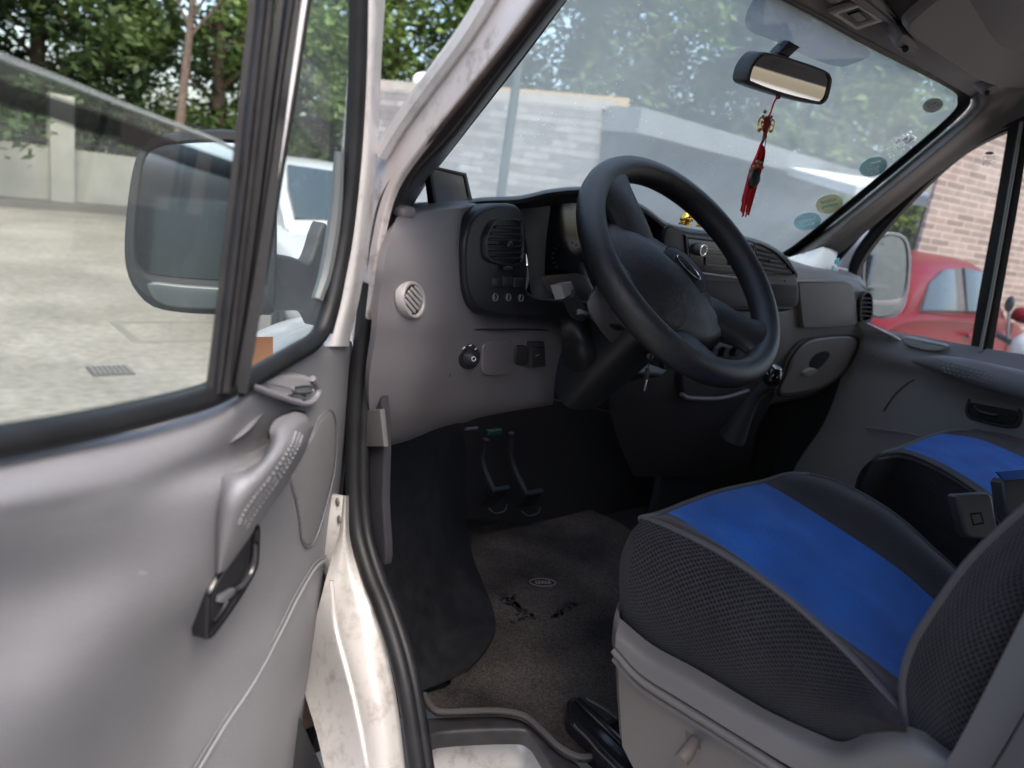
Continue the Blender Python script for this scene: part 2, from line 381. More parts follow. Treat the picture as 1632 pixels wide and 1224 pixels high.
def glass(name, dust=.1, dustcol=(.75, .78, .78), see_through=(.95, .98, .96), scale=3, streak=False, lo=.35, hi=.75, refl=1.0, base=.0):
    m = bpy.data.materials.new(name); m.use_nodes = True; t = m.node_tree; t.nodes.clear()
    out = t.nodes.new('ShaderNodeOutputMaterial'); tr = t.nodes.new('ShaderNodeBsdfTransparent'); tr.inputs[0].default_value = (*see_through, 1)
    gl = t.nodes.new('ShaderNodeBsdfGlossy'); gl.inputs['Roughness'].default_value = .02
    # Schlick reflectance, the same from both sides of the pane
    ge = t.nodes.new('ShaderNodeNewGeometry'); dp = t.nodes.new('ShaderNodeVectorMath'); dp.operation = 'DOT_PRODUCT'
    t.links.new(ge.outputs['Incoming'], dp.inputs[0]); t.links.new(ge.outputs['Normal'], dp.inputs[1])
    def mth(op, a, b=None):
        q = t.nodes.new('ShaderNodeMath'); q.operation = op
        for i, z in enumerate((a, b)):
            if z is None: continue
            if isinstance(z, (int, float)): q.inputs[i].default_value = z
            else: t.links.new(z, q.inputs[i])
        return q.outputs[0]
    x5 = mth('POWER', mth('SUBTRACT', 1.0, mth('ABSOLUTE', dp.outputs['Value'])), 5.0)
    class _o: pass
    mu = _o(); mu.outputs = [mth('MULTIPLY', mth('ADD', mth('MULTIPLY', x5, .94), .06), refl)]
    m1 = t.nodes.new('ShaderNodeMixShader'); t.links.new(mu.outputs[0], m1.inputs[0]); t.links.new(tr.outputs[0], m1.inputs[1]); t.links.new(gl.outputs[0], m1.inputs[2])
    df = t.nodes.new('ShaderNodeBsdfDiffuse'); df.inputs[0].default_value = (*dustcol, 1)
    tl = t.nodes.new('ShaderNodeBsdfTranslucent'); tl.inputs[0].default_value = (*dustcol, 1)
    m0 = t.nodes.new('ShaderNodeMixShader'); m0.inputs[0].default_value = .6; t.links.new(df.outputs[0], m0.inputs[1]); t.links.new(tl.outputs[0], m0.inputs[2])
    tc = t.nodes.new('ShaderNodeTexCoord'); mp = t.nodes.new('ShaderNodeMapping'); t.links.new(tc.outputs['Object'], mp.inputs[0])
    if streak: mp.inputs['Scale'].default_value = (1, 1, .25)
    n = t.nodes.new('ShaderNodeTexNoise'); n.inputs['Scale'].default_value = scale; n.inputs['Detail'].default_value = 8; n.inputs['Roughness'].default_value = .6
    t.links.new(mp.outputs[0], n.inputs['Vector'])
    r = t.nodes.new('ShaderNodeMapRange'); r.inputs['From Min'].default_value = lo; r.inputs['From Max'].default_value = hi
    r.inputs['To Min'].default_value = base; r.inputs['To Max'].default_value = dust; r.clamp = True
    t.links.new(n.outputs['Fac'], r.inputs['Value'])
    # fine specks
    vo = t.nodes.new('ShaderNodeTexVoronoi'); vo.inputs['Scale'].default_value = 110; t.links.new(mp.outputs[0], vo.inputs['Vector'])
    r2 = t.nodes.new('ShaderNodeMapRange'); r2.inputs['From Min'].default_value = .0; r2.inputs['From Max'].default_value = .16
    r2.inputs['To Min'].default_value = dust*2.2; r2.inputs['To Max'].default_value = 0; r2.clamp = True; t.links.new(vo.outputs['Distance'], r2.inputs['Value'])
    gt = t.nodes.new('ShaderNodeMath'); gt.operation = 'MULTIPLY'
    n5 = t.nodes.new('ShaderNodeTexNoise'); n5.inputs['Scale'].default_value = 7; t.links.new(tc.outputs['Object'], n5.inputs['Vector'])
    r5 = t.nodes.new('ShaderNodeMapRange'); r5.inputs['From Min'].default_value = .5; r5.inputs['From Max'].default_value = .65; r5.clamp = True
    t.links.new(n5.outputs['Fac'], r5.inputs['Value'])
    t.links.new(r2.outputs[0], gt.inputs[0]); t.links.new(r5.outputs[0], gt.inputs[1])
    ad = t.nodes.new('ShaderNodeMath'); ad.operation = 'ADD'; ad.use_clamp = True; t.links.new(r.outputs[0], ad.inputs[0]); t.links.new(gt.outputs[0], ad.inputs[1])
    m2 = t.nodes.new('ShaderNodeMixShader'); t.links.new(ad.outputs[0], m2.inputs[0]); t.links.new(m1.outputs[0], m2.inputs[1]); t.links.new(m0.outputs[0], m2.inputs[2])
    t.links.new(m2.outputs[0], out.inputs[0]); return m
M['windshield'] = glass('windshield_glass', .46, (.90, .97, .90), (.92, .98, .95), 2.0, base=.31, lo=.35, hi=.7, refl=.5)
M['doorglass'] = glass('door_glass', .15, (.60, .64, .58), (.82, .90, .85), 4, True, base=.025)
M['qglass'] = glass('quarter_glass', .13, (.68, .74, .72), (.84, .93, .90), 5, True, base=.05)
M['pglass'] = glass('passenger_glass', .05, (.75, .72, .72), (.93, .93, .93), 3, base=.01)
M['carglass'] = mat('car_window', (.03, .045, .055), .08, spec=.35)
M['band'] = glass('dark_reflection', .10, (.08, .085, .09), (.10, .11, .12), 5, base=.05)
M['mirror'] = mat('mirror_glass', (.85, .87, .87), .015, metal=1)
M['see_through'] = glass('grey_translucent', .35, (.55, .56, .6), (.5, .51, .54), 3, base=.25)

# ================================================================== GROUND, SKY SURROUNDINGS (structure)
def ground_mat():
    m = bpy.data.materials.new('concrete_lot'); m.use_nodes = True; t = m.node_tree; b = t.nodes['Principled BSDF']; b.inputs['Roughness'].default_value = .85
    tc = t.nodes.new('ShaderNodeTexCoord'); n = t.nodes.new('ShaderNodeTexNoise'); n.inputs['Scale'].default_value = .7; n.inputs['Detail'].default_value = 9; n.inputs['Roughness'].default_value = .62
    t.links.new(tc.outputs['Object'], n.inputs['Vector'])
    r = t.nodes.new('ShaderNodeValToRGB'); r.color_ramp.elements[0].position = .32; r.color_ramp.elements[1].position = .68
    r.color_ramp.elements[0].color = (.145, .13, .11, 1); r.color_ramp.elements[1].color = (.275, .25, .215, 1)
    t.links.new(n.outputs['Fac'], r.inputs[0]); 
    n2 = t.nodes.new('ShaderNodeTexNoise'); n2.inputs['Scale'].default_value = 14; n2.inputs['Detail'].default_value = 8; t.links.new(tc.outputs['Object'], n2.inputs['Vector'])
    mx = t.nodes.new('ShaderNodeMixRGB'); mx.blend_type = 'OVERLAY'; mx.inputs[0].default_value = .5; t.links.new(r.outputs[0], mx.inputs[1]); t.links.new(n2.outputs['Fac'], mx.inputs[2])
    t.links.new(mx.outputs[0], b.inputs['Base Color'])
    bp = t.nodes.new('ShaderNodeBump'); bp.inputs['Strength'].default_value = .4; t.links.new(n2.outputs['Fac'], bp.inputs['Height']); t.links.new(bp.outputs[0], b.inputs['Normal'])
    return m
M['ground'] = ground_mat()
struct(mesh_obj('ground', [(-150, -150, 0), (150, -150, 0), (150, 150, 0), (-150, 150, 0)], [(0, 1, 2, 3)], M['ground'], smooth=False))

# ================================================================== THE VAN
van = thing('van', 'white delivery van with grey interior and its driver door standing open', 'van', (0, -1.2, 0))
GP = M['grey']

WS = plane3(V((-.73, .27, 1.46)), V((.75, .499, 1.435)), V((.75, .128, 1.86)))
def W(x, y, d=0): return hit(x, y, shift(WS, d))
# ---- outer body -------------------------------------------------------------------------
pillar = [(778, -60), (773, 0), (690, 108), (600, 222), (585, 330), (560, 470), (553, 540), (557, 800), (545, 840), (530, 880), (515, 932), (495, 1010), (478, 1100), (500, 1170), (525, 1250), (700, 1290),
          (672, 1224), (648, 1100), (610, 985), (580, 890), (570, 800), (574, 640), (578, 560), (590, 420), (604, 330), (622, 290), (680, 210), (770, 95), (850, 0), (885, -60)]
PP = PX(-.93)
def spl_nopin(pts, pl): return [hit(a, b, pl) for a, b in pts]
body = MB().plate(outline([(785, -80), (773, 0), (730, 55), (690, 108), (640, 172), (600, 224), (572, 290), (562, 400), (558, 500), (566, 560), (592, 470), (604, 380), (626, 300), (680, 222), (770, 108), (850, 0), (890, -60)], PP, 4), nrm(PP), .008, .003).build('windshield_pillar', M['whitedirty'], van)
# rounded highlight ridge of the pillar
MB().tube([X(a, b, -.935) for a, b in [(800, -40), (745, 50), (690, 125), (640, 195), (610, 245)]], .009, 8, k=4).build('pillar_ridge', M['white'], van)
# dirty seam on the pillar
MB().tube([X(a, b, -.925) for a, b in [(885, -40), (848, 20), (760, 130), (690, 215), (640, 268), (612, 320), (598, 380), (590, 440)]], [.0025, .0025, .003, .0035, .0045, .006, .006, .005], 8, k=4).build('pillar_seam', mat('rusty_sealant', (.06, .042, .035), .9, bump=1, bscale=150, var=.5, vscale=60), van)
# inner black pillar trim between seam and windshield
tr = [[X(a, b, -.922) for a, b in [(906, -60), (862, 0), (776, 105), (698, 208), (645, 266), (615, 318), (600, 390), (588, 470)]],
      [X(a, b, -.905) for a, b in [(924, -60), (880, 2), (796, 110), (716, 212), (662, 272), (630, 328), (610, 395), (597, 470)]],
      [X(a, b, -.885) for a, b in [(932, -60), (890, 6), (806, 114), (728, 216), (672, 278), (638, 334), (618, 398), (604, 472)]],
      [W(a, b, .01) for a, b in [(958, -70), (908, -8), (826, 100), (738, 214), (678, 296)]]+[X(652, 342, -.80), X(632, 404, -.82), X(616, 474, -.84)]]
MB().grid(tr, 4, .004).build('windshield_pillar_trim', [mat('pillar_trim', (.035, .033, .037), .45, bump=.2, bscale=300, var=.2, vscale=20)], van)
# lower sill / hinge pillar in white paint
sillrows = [[X(a, b, v) for a, b, v in [(547, 790, -.955), (540, 850, -.96), (520, 920, -.97), (500, 1000, -.975), (482, 1080, -.98), (505, 1170, -.99), (525, 1260, -.99)]],
            [X(a, b, v) for a, b, v in [(549, 790, -.950), (546, 855, -.95), (540, 922, -.955), (538, 1000, -.965), (550, 1080, -.97), (566, 1170, -.97), (580, 1260, -.97)]],
            [X(a, b, v) for a, b, v in [(552, 790, -.945), (552, 860, -.945), (560, 925, -.945), (572, 1000, -.95), (590, 1075, -.955), (606, 1160, -.955), (618, 1265, -.955)]],
            [X(a, b, v) for a, b, v in [(558, 790, -.928), (562, 860, -.928), (582, 920, -.928), (602, 985, -.928), (622, 1060, -.928), (636, 1140, -.928), (650, 1265, -.928)]]]
MB().grid(sillrows, 5, .03).build('door_sill', M['whitesill'], van)
MB().tube([X(a, b, -.985) for a, b in [(528, 925), (535, 1000), (556, 1080), (574, 1160), (588, 1240)]], .0035, 8, k=4).build('sill_crease', M['whitesill'], van)
sc = MB()
for a, b in [(541, 828), (538, 800)]:
    p = X(a, b, -.962); sc.ell(p, (.0015, .005, .005))
sc.build('hinge_bolt', mat('rusty_bolt', (.14, .12, .105), .7, var=.4, vscale=90), van)
# rubber door seal: two lips
seal = [(912, -60), (856, 8), (764, 122), (694, 212), (646, 265), (612, 318), (598, 372), (586, 450), (576, 540), (566, 620), (562, 700), (562, 780), (568, 850), (586, 915), (606, 965), (628, 1030), (643, 1090), (655, 1160), (668, 1250)]
lo = seal[7:]
s1 = MB().tube([X(a+2, b, -.925) for a, b in lo], .0105, 10, k=4)
s1.tube([X(a+17, b, -.915) for a, b in lo], .008, 10, k=4)
s1.build('door_seal', M['rubber'], van)
# body flange behind the dash end
MB().plate(outline([(580, 500), (600, 500), (604, 560), (608, 640), (612, 700), (610, 800), (612, 900), (570, 850), (566, 700), (572, 580)], PX(-.905), 4), V((-1, 0, 0)), .01, .003).build('kick_panel', mat('grey_body_flange', (.025, .025, .03), .7, spec=.2, var=.2, vscale=20), van)
br = MB(); br.plate(outline([(574, 654), (606, 652), (612, 712), (578, 712)], PX(-.915), 3, False), V((-1, 0, 0)), .006, .002)
br.build('trim_bracket', mat('bracket_grey', (.075, .07, .072), .6), van)
for p in (X(574, 668, -.917), X(583, 772, -.907)): MB().ell(p, (.004, .0045, .0045)).build('trim_screw', M['dark'], van)

# fender and bonnet (seen through the quarter glass)
fr = []
for z, k in ((.5, .97), (.8, 1.0), (1.05, 1.0), (1.2, .98)):
    fr.append([V((x*k, y*k+.05*(1-k), z-.10*max(0, y-.1)*(z > 1))) for x, y in [(-.945, .12), (-.935, .32), (-.885, .56), (-.74, .82), (-.45, 1.02), (0, 1.10), (.45, 1.02), (.74, .82), (.885, .56), (.935, .32), (.945, .12)]])
fr.append([V((x, y, z)) for x, y, z in [(-.80, .2, 1.27), (-.76, .34, 1.26), (-.64, .50, 1.25), (-.50, .66, 1.23), (-.3, .80, 1.2), (0, .88, 1.19), (.3, .80, 1.2), (.50, .66, 1.23), (.64, .50, 1.25), (.76, .34, 1.26), (.80, .2, 1.27)]])
fr.append([V((x, y, z)) for x, y, z in [(-.70, .42, 1.34), (-.6, .46, 1.34), (-.5, .52, 1.33), (-.36, .56, 1.33), (-.2, .60, 1.33), (0, .62, 1.33), (.2, .60, 1.33), (.36, .56, 1.33), (.5, .56, 1.33), (.6, .54, 1.34), (.7, .54, 1.34)]])
bonnet = MB().grid(fr, 4, .004).build('front_body', M['white'], van)
# roof, sides and rear
sh = MB()
sh.grid([[V((-.92, -3.9, 1.75)), V((-.92, -.75, 1.75)), V((-.9, -.15, 1.75))], [V((-.86, -3.9, 1.98)), V((-.86, -.75, 1.98)), V((-.8, -.12, 1.90))],
         [V((0, -3.9, 2.1)), V((0, -.8, 2.1)), V((0, -.02, 2.0))], [V((.86, -3.9, 1.98)), V((.86, -.8, 1.98)), V((.8, .0, 1.95))], [V((.93, -3.9, 1.75)), V((.93, -.8, 1.75)), V((.92, -.05, 1.8))]], 4, .03)
sh.build('roof', M['white'], van)
sh = MB(); sh.box((.95, -2.45, .85), (.04, 2.9, .9)); sh.box((.95, -2.85, 1.55), (.04, 2.1, .5)); sh.build('side_panel', M['white'], van); MB().box((-.95, -2.35, 1.1), (.04, 3.1, 1.4)).build('side_panel', M['white'], van)  # right panel left open up front to brighten the rear view mirror
sh = MB(); sh.box((.924, -2.5, .84), (.006, 2.8, .9)); sh.box((.924, -2.86, 1.54), (.006, 2.08, .5)); sh.build('added_lining', M['visor'], van)  # unseen grey lining, added to cut bounce off the white panels
sh = MB(); sh.box((-.924, -2.4, 1.1), (.006, 3.0, 1.4)); sh.build('added_lining', M['visor'], van)
sh = MB(); sh.box((0, -3.9, .75), (1.88, .05, .7)); sh.box((0, -3.9, 1.78), (1.88, .05, .3)); sh.box((0, -3.9, 1.35), (.12, .05, .7)); sh.box((.9, -3.9, 1.35), (.1, .05, .7)); sh.box((-.9, -3.9, 1.35), (.1, .05, .7))
sh.build('rear_door', M['white'], van)
sh = MB(); sh.box((0, -2.3, .60), (1.86, 3.2, .05)); sh.box((.185, .30, .62), (1.37, 2.0, .03)); sh.box((-.685, .735, .62), (.37, 1.13, .03)); sh.build('floor', M['floor'], van)
sh = MB(); sh.box((.05, .62, .98), (1.50, .03, .70)); sh.box((.88, .30, .89), (.02, .66, .64)); sh.box((.58, .44, .93), (.62, .02, .72)); sh.build('firewall', M['dark'], van)

# ---- headliner and visors ----------------------------------------------------------------
hl = [[W(905, -95, .0), W(1050, -85, .0), W(1230, -4, .0), W(1380, 72), W(1490, 127), W(1545, 160)],
      [Y(960, -220, -.25), Y(1150, -160, -.08), Y(1330, -50, -.02), Y(1450, 35, -.0), Y(1560, 102, .0), Y(1610, 125, .02)],
      [Y(1040, -420, -.35), Y(1300, -300, -.25), Y(1480, -160, -.2), Y(1600, -60, -.2), Y(1700, 20, -.2), Y(1760, 60, -.18)],
      [V((-.75, -.7, 1.93)), V((-.3, -.7, 1.97)), V((0, -.7, 1.98)), V((.3, -.7, 1.98)), V((.65, -.7, 1.96)), V((.86, -.7, 1.9))],
      [V((-.75, -2, 1.93)), V((-.3, -2, 1.97)), V((0, -2, 1.98)), V((.3, -2, 1.98)), V((.65, -2, 1.96)), V((.86, -2, 1.9))],
      [V((-.75, -3.8, 1.93)), V((-.3, -3.8, 1.97)), V((0, -3.8, 1.98)), V((.3, -3.8, 1.98)), V((.65, -3.8, 1.96)), V((.86, -3.8, 1.9))]]
MB().grid(hl, 5, .01).build('headliner', M['head'], van)
def HP(x, y, d=0):
    """point on the headliner's front slope plane"""
    pl = plane3(W(1230, -4), W(1490, 127), Y(1450, 35, -.0)); return hit(x, y, shift(pl, d))
HPL = plane3(W(1230, -4), W(1490, 127), Y(1450, 35, -.0))
pl1 = shift(HPL, .012)
lampm = MB().ring(outline([(1322, 22), (1368, 6), (1412, 34), (1366, 50)], pl1, 5, False), outline([(1340, 23), (1369, 14), (1394, 33), (1366, 41)], pl1, 5, False), nrm(pl1), .01, .003)
ml = lampm.build('map_light', M['whiteplas'], van)
plate('lens', [(1338, 23), (1369, 13), (1396, 33), (1366, 42)], shift(HPL, .006), .004, M['visor'], ml, smooth=False)
plate('switch', [(1352, 25), (1370, 18), (1383, 30), (1366, 36)], shift(HPL, .011), .004, M['black'], ml, smooth=False)
MB().plate(outline([(1315, -8), (1335, -14), (1345, 0), (1324, 6)], shift(HPL, .01), 3), nrm(HPL), .01).build('visor_clip', M['visor'], van)
vp = shift(HPL, .055)
v2 = MB().plate(outline([(1447, 44), (1462, 26), (1505, -8), (1560, -40), (1720, 30), (1660, 128), (1632, 142), (1580, 136), (1545, 118), (1490, 82), (1455, 60)], vp, 5), nrm(vp), .02, .006).build('sun_visor', M['visor'], van)
v3 = MB().plate(outline([(1300, -60), (1352, -50), (1440, 38), (1425, 42), (1400, 30), (1350, -2)], shift(HPL, .02), 4), nrm(vp), .02, .006).build('sun_visor', M['visor'], van)
def clip(pts, pin):
    o = MB().plate(outline(pts, shift(HPL, .045), 4), nrm(HPL), .035, .004).build('visor_bracket', M['visor'], van)
    p = hit(*pin, shift(HPL, .05)); MB().ell(p, (.006, .006, .006)).build('pivot_pin', M['dark'], o)
clip([(1428, 72), (1440, 56), (1455, 62), (1466, 78), (1452, 84), (1436, 82)], (1443, 78))
clip([(1564, 150), (1580, 138), (1592, 136), (1584, 150), (1572, 152)], (1573, 148))

# ---- windshield ---------------------------------------------------------------------------
wsb = [(912, -10), (830, 100), (740, 215), (672, 305), (655, 345), (700, 360), (800, 350), (900, 330), (1050, 370), (1200, 420), (1250, 402), (1320, 348), (1400, 282), (1480, 215), (1520, 178), (1526, 160), (1515, 143), (1400, 84), (1230, -6), (1080, -80), (960, -80)]
wsb2 = [(905, -18), (822, 98), (730, 213), (660, 305), (640, 352), (700, 372), (800, 360), (900, 340), (1050, 380), (1200, 430), (1258, 412), (1330, 354), (1411, 288), (1492, 220), (1538, 178), (1547, 158), (1530, 138), (1405, 76), (1235, -14), (1080, -95), (950, -95)]
A = outline(wsb2, shift(WS, .004), 4); B = outline(wsb, shift(WS, .004), 4)
nW = nrm(WS)
glassO = MB().plate(outline(wsb2, WS, 4), nW, .004, .0005)
# single-sheet glass keeps light simple: front face only
P_ = outline(wsb2, WS, 4); ws = mesh_obj('windshield', P_, [tuple(range(len(P_)))], M['windshield'], van, smooth=False)
MB().ring(A, B, nW, .002, .0005).build('black_border', M['rubber'], ws)
shd = MB(); So = outline([(1200, 0), (1188, 28), (1196, 50), (1235, 66), (1290, 92), (1330, 105), (1352, 104), (1388, 84), (1330, 45), (1235, -5), (1205, -12)], shift(WS, .006), 4)
mesh_obj('grey_patch', So, [tuple(range(len(So)))], M['see_through'], ws, smooth=False)  # semi-transparent grey patch at the top of the windshield
def stickmat(name, c, dens=.75):
    m = bpy.data.materials.new(name); m.use_nodes = True; t = m.node_tree; b = t.nodes['Principled BSDF']; b.inputs['Base Color'].default_value = (*c, 1); b.inputs['Roughness'].default_value = .5
    b.inputs['Alpha'].default_value = dens*.78; return m
def sticker(cx, cy, a, b, rot, c, marks, cm, dens=.8, label=None):
    pl = shift(WS, .003); c0 = hit(cx, cy, pl)
    P = []
    for i in range(32):
        t = 2*pi*i/32; dx, dy = a*cos(t), b*sin(t); P.append(hit(cx+dx*cos(rot)-dy*sin(rot), cy+dx*sin(rot)+dy*cos(rot), pl))
    mb = MB().plate(P, nrm(pl), .0006, .0002)
    mb.m = [0]*len(mb.f)
    pk = shift(WS, .0042)
    for (u0, v0, u1, v1, wd) in marks:
        def tp(u, v): return hit(cx+a*u*cos(rot)-b*v*sin(rot), cy+a*u*sin(rot)+b*v*cos(rot), pk)
        mb.tube([tp(u0, v0), tp(u1, v1)], wd, 6, m=1)
    o = mb.build('sticker', [stickmat('sticker_ink', c, dens), cm], ws)
    if label: o['label'] = label
    return o
inkw = mat('sticker_print_white', (.8, .85, .85), .5); inkd = mat('sticker_print_dark', (.05, .06, .06), .5)
def Sn(x0, x1, y, n, w=.0007):
    """row of little characters"""
    out = []; 
    for i in range(n):
        u = x0+(x1-x0)*(i+.15)/n; v = x0+(x1-x0)*(i+.75)/n
        out += [(u, y-.1, v, y-.1, w), (u, y+.1, v, y+.1, w), (u, y-.1, u, y+.1, w)]
        if i % 2: out.append((v, y-.1, v, y+.1, w))
        else: out.append((u, y, v, y, w))
    return out
sticker(1392, 266, 23, 15, -.35, (.2, .5, .55), [(-.1, -.45, .6, -.35, .0016)]+Sn(-.5, .4, .15, 4, .0009)+Sn(-.3, .3, .55, 3, .0009), inkw, .85, 'blue round inspection sticker with white characters, uppermost of the lower stickers')
sticker(1322, 325, 22, 15, -.25, (.62, .62, .35), Sn(-.6, .6, -.3, 5)+Sn(-.6, .6, .2, 5), mat('sticker_print_green', (.15, .35, .2), .5), .85, 'yellow round inspection sticker')
sticker(1287, 353, 22, 14, -.2, (.3, .6, .66), Sn(-.6, .6, -.2, 5)+Sn(-.5, .5, .3, 4), inkw, .8, 'pale blue round inspection sticker low on the windshield')
sticker(1487, 168, 16.5, 11, -.3, (.17, .18, .18), [(-.5, .2, 0, -.3, .001), (0, -.3, .5, -.2, .001), (-.3, .45, .5, .2, .001), (-.6, -.1, -.2, -.5, .001), (.1, .1, .3, -.1, .001)], mat('sticker_print_grey', (.35, .36, .36), .5), .9, 'dark grey round mark in the upper corner')
# torn white sticker residue
rs = MB(); rnd = random.Random(5); pl = shift(WS, .003)
for i in range(190):
    t = rnd.random(); ax_, ay_ = 1452-t*38, 219+t*22
    x = ax_+rnd.gauss(0, 3+9*t); y = ay_+rnd.gauss(0, 2.5+7*t); s = rnd.uniform(.0006, .0022)*(1-.5*t)*(2.2 if t < .3 else 1)
    p = hit(x, y, pl); q = hit(x+rnd.uniform(-1, 3), y+rnd.uniform(-1, 1), pl); rs.tube([p, q+V((0.0005, 0, 0))], s, 5)
o = rs.build('sticker', M['paper'], ws); o['label'] = 'torn white sticker residue'
# little glass marking on passenger window is added with the door

# ---- right pillar -------------------------------------------------------------------------
rp = [[W(1252, 412, .0), W(1330, 354), W(1411, 288), W(1492, 220), W(1538, 180), W(1549, 158), W(1535, 138)],
      [X(1262, 420, .76), X(1345, 358, .77), X(1428, 292, .77), X(1510, 224, .77), X(1556, 182, .765), X(1572, 158, .76), X(1580, 120, .75)],
      [X(1285, 420, .82), X(1362, 362, .83), X(1446, 296, .83), X(1530, 230, .83), X(1580, 190, .83), X(1632, 150, .83), X(1680, 120, .83)],
      [X(1312, 425, .86), X(1350, 395, .86), X(1450, 312, .87), X(1546, 238, .87), X(1590, 212, .87), X(1640, 188, .87), X(1700, 160, .87)]]
MB().grid(rp, 5, .01).build('pillar_trim', mat('pillar_trim_grey', (.17, .155, .15), .4, bump=.25, bscale=500, var=.06, vscale=12), van)

# ---- dashboard ----------------------------------------------------------------------------
g = [[Y(655, 322, .30), Y(700, 318, .36), Y(738, 318, .42), Y(765, 316, .46), Y(790, 316, .50)],
     [Y(640, 336, .07), Y(690, 328, .09), Y(738, 323, .12), Y(768, 322, .16), Y(785, 322, .32)],
     [Y(624, 366, .015), Y(684, 352, .045), Y(738, 346, .085), Y(765, 345, .14), Y(780, 345, .30)],
     [Y(612, 420, -.005), Y(678, 410, .02), Y(738, 410, .072), Y(765, 410, .13), Y(780, 410, .30)],
     [Y(605, 470, -.002), Y(675, 470, .013), Y(738, 470, .067), Y(765, 470, .13), Y(785, 470, .30)],
     [Y(601, 510, .00), Y(673, 512, .01), Y(738, 508, .064), Y(810, 504, .15), Y(904, 500, .24)],
     [Y(597, 545, .007), Y(671, 545, .014), Y(736, 545, .070), Y(806, 545, .132), Y(899, 540, .205)],
     [Y(588, 610, .022), Y(667, 610, .027), Y(727, 608, .082), Y(800, 605, .142), Y(886, 595, .222)],
     [Y(592, 676, .05), Y(652, 672, .055), Y(710, 660, .10), Y(790, 648, .16), Y(882, 636, .25)],
     [Y(606, 712, .09), Y(648, 702, .11), Y(706, 680, .16), Y(790, 660, .22), Y(880, 645, .30)],
     [Y(640, 700, .24), Y(670, 690, .26), Y(715, 672, .3), Y(790, 655, .34), Y(875, 640, .40)]]
dash = MB().grid(g, 6, .01).build('dashboard', GP, van)
# right skin (passenger side)
g = [[Y(1100, 375, .55), Y(1200, 392, .55), Y(1260, 408, .55), Y(1320, 425, .5), Y(1345, 425, .5), Y(1362, 430, .48)],
     [Y(1100, 385, .32), Y(1200, 400, .32), Y(1262, 418, .32), Y(1320, 430, .30), Y(1350, 436, .29), Y(1376, 448, .27)],
     [Y(1100, 400, .27), Y(1200, 420, .275), Y(1268, 436, .28), Y(1328, 442, .26), Y(1362, 450, .25), Y(1388, 474, .235)],
     [Y(1120, 480, .26), Y(1200, 480, .265), Y(1272, 480, .27), Y(1330, 480, .245), Y(1366, 484, .24), Y(1391, 500, .23)],
     [Y(1130, 530, .27), Y(1200, 530, .27), Y(1270, 530, .27), Y(1330, 530, .25), Y(1366, 530, .245), Y(1386, 532, .24)],
     [Y(1130, 570, .29), Y(1200, 570, .29), Y(1260, 570, .28), Y(1325, 570, .265), Y(1360, 565, .26), Y(1374, 560, .26)],
     [Y(1130, 610, .31), Y(1200, 612, .31), Y(1250, 612, .3), Y(1305, 606, .28), Y(1338, 594, .275), Y(1352, 588, .28)],
     [Y(1130, 650, .34), Y(1200, 648, .34), Y(1240, 640, .33), Y(1290, 630, .31), Y(1315, 618, .31), Y(1330, 608, .32)],
     [Y(1130, 650, .45), Y(1200, 648, .45), Y(1240, 640, .45), Y(1290, 630, .42), Y(1315, 616, .42), Y(1325, 606, .42)]]
MB().grid(g, 6, .01).build('passenger_trim', M['beige'], dash)['label'] = 'lighter grey passenger side of the dashboard'
# centre lower console
g = [[Y(985, 530, .30), Y(1060, 535, .29), Y(1140, 545, .29), Y(1240, 560, .29)],
     [Y(985, 600, .30), Y(1060, 600, .29), Y(1140, 610, .29), Y(1235, 620, .30)],
     [Y(975, 650, .31), Y(1060, 650, .30), Y(1140, 655, .30), Y(1225, 650, .31)],
     [Y(985, 700, .35), Y(1065, 700, .33), Y(1140, 700, .33), Y(1205, 690, .34)],
     [Y(1010, 760, .42), Y(1070, 760, .40), Y(1140, 760, .40), Y(1195, 750, .41)]]
MB().grid(g, 5, .01).build('centre_console', mat('console_plastic', (.032, .029, .032), .55, spec=.25, bump=.3, bscale=500), van)
cub = plate('pocket', [(1088, 598), (1100, 590), (1150, 588), (1195, 590), (1196, 612), (1185, 626), (1150, 634), (1095, 632)], PY(.275), .03, M['dark'], dash, bev=.004)
MB().tube([Y(a, b, .262) for a, b in [(1086, 628), (1100, 634), (1150, 634), (1192, 622)]], .005, 8, k=4).build('pocket_lip', M['grey'], dash)
for x0 in (1057, 1073):
    q = MB().ring(outline([(x0, 572), (x0+14, 573), (x0+15, 589), (x0+1, 589)], PY(.27), 3, False), outline([(x0+2, 574), (x0+12, 575), (x0+13, 587), (x0+3, 587)], PY(.27), 3, False), V((0, -1, 0)), .008, .001)
    q.build('ashtray_slot', M['black'], dash)

# black instrument binnacle: hood that arches from the left vent over the gauges
def hoodY(px): return .14+.10*min(1, max(0, (px-800)/250))
top = [(742, 322), (760, 318), (790, 316), (830, 314), (880, 303), (935, 300), (990, 312), (1030, 332), (1062, 356), (1100, 366), (1150, 373), (1190, 380), (1225, 392), (1254, 412), (1268, 432)]
hd = [[Y(a, b-3, hoodY(a)+.20) for a, b in top], [Y(a, b-1, hoodY(a)+.06) for a, b in top], [Y(a, b+1, hoodY(a)-.012) for a, b in top], [Y(a+(3 if a > 1000 else 0), b+7, hoodY(a)-.02) for a, b in top], [Y(a, b+15, hoodY(a)-.012) for a, b in top], [Y(a-2, b+24, hoodY(a)+.03) for a, b in top]]
MB().grid(hd, 4).build('instrument_hood', M['satin'], van)
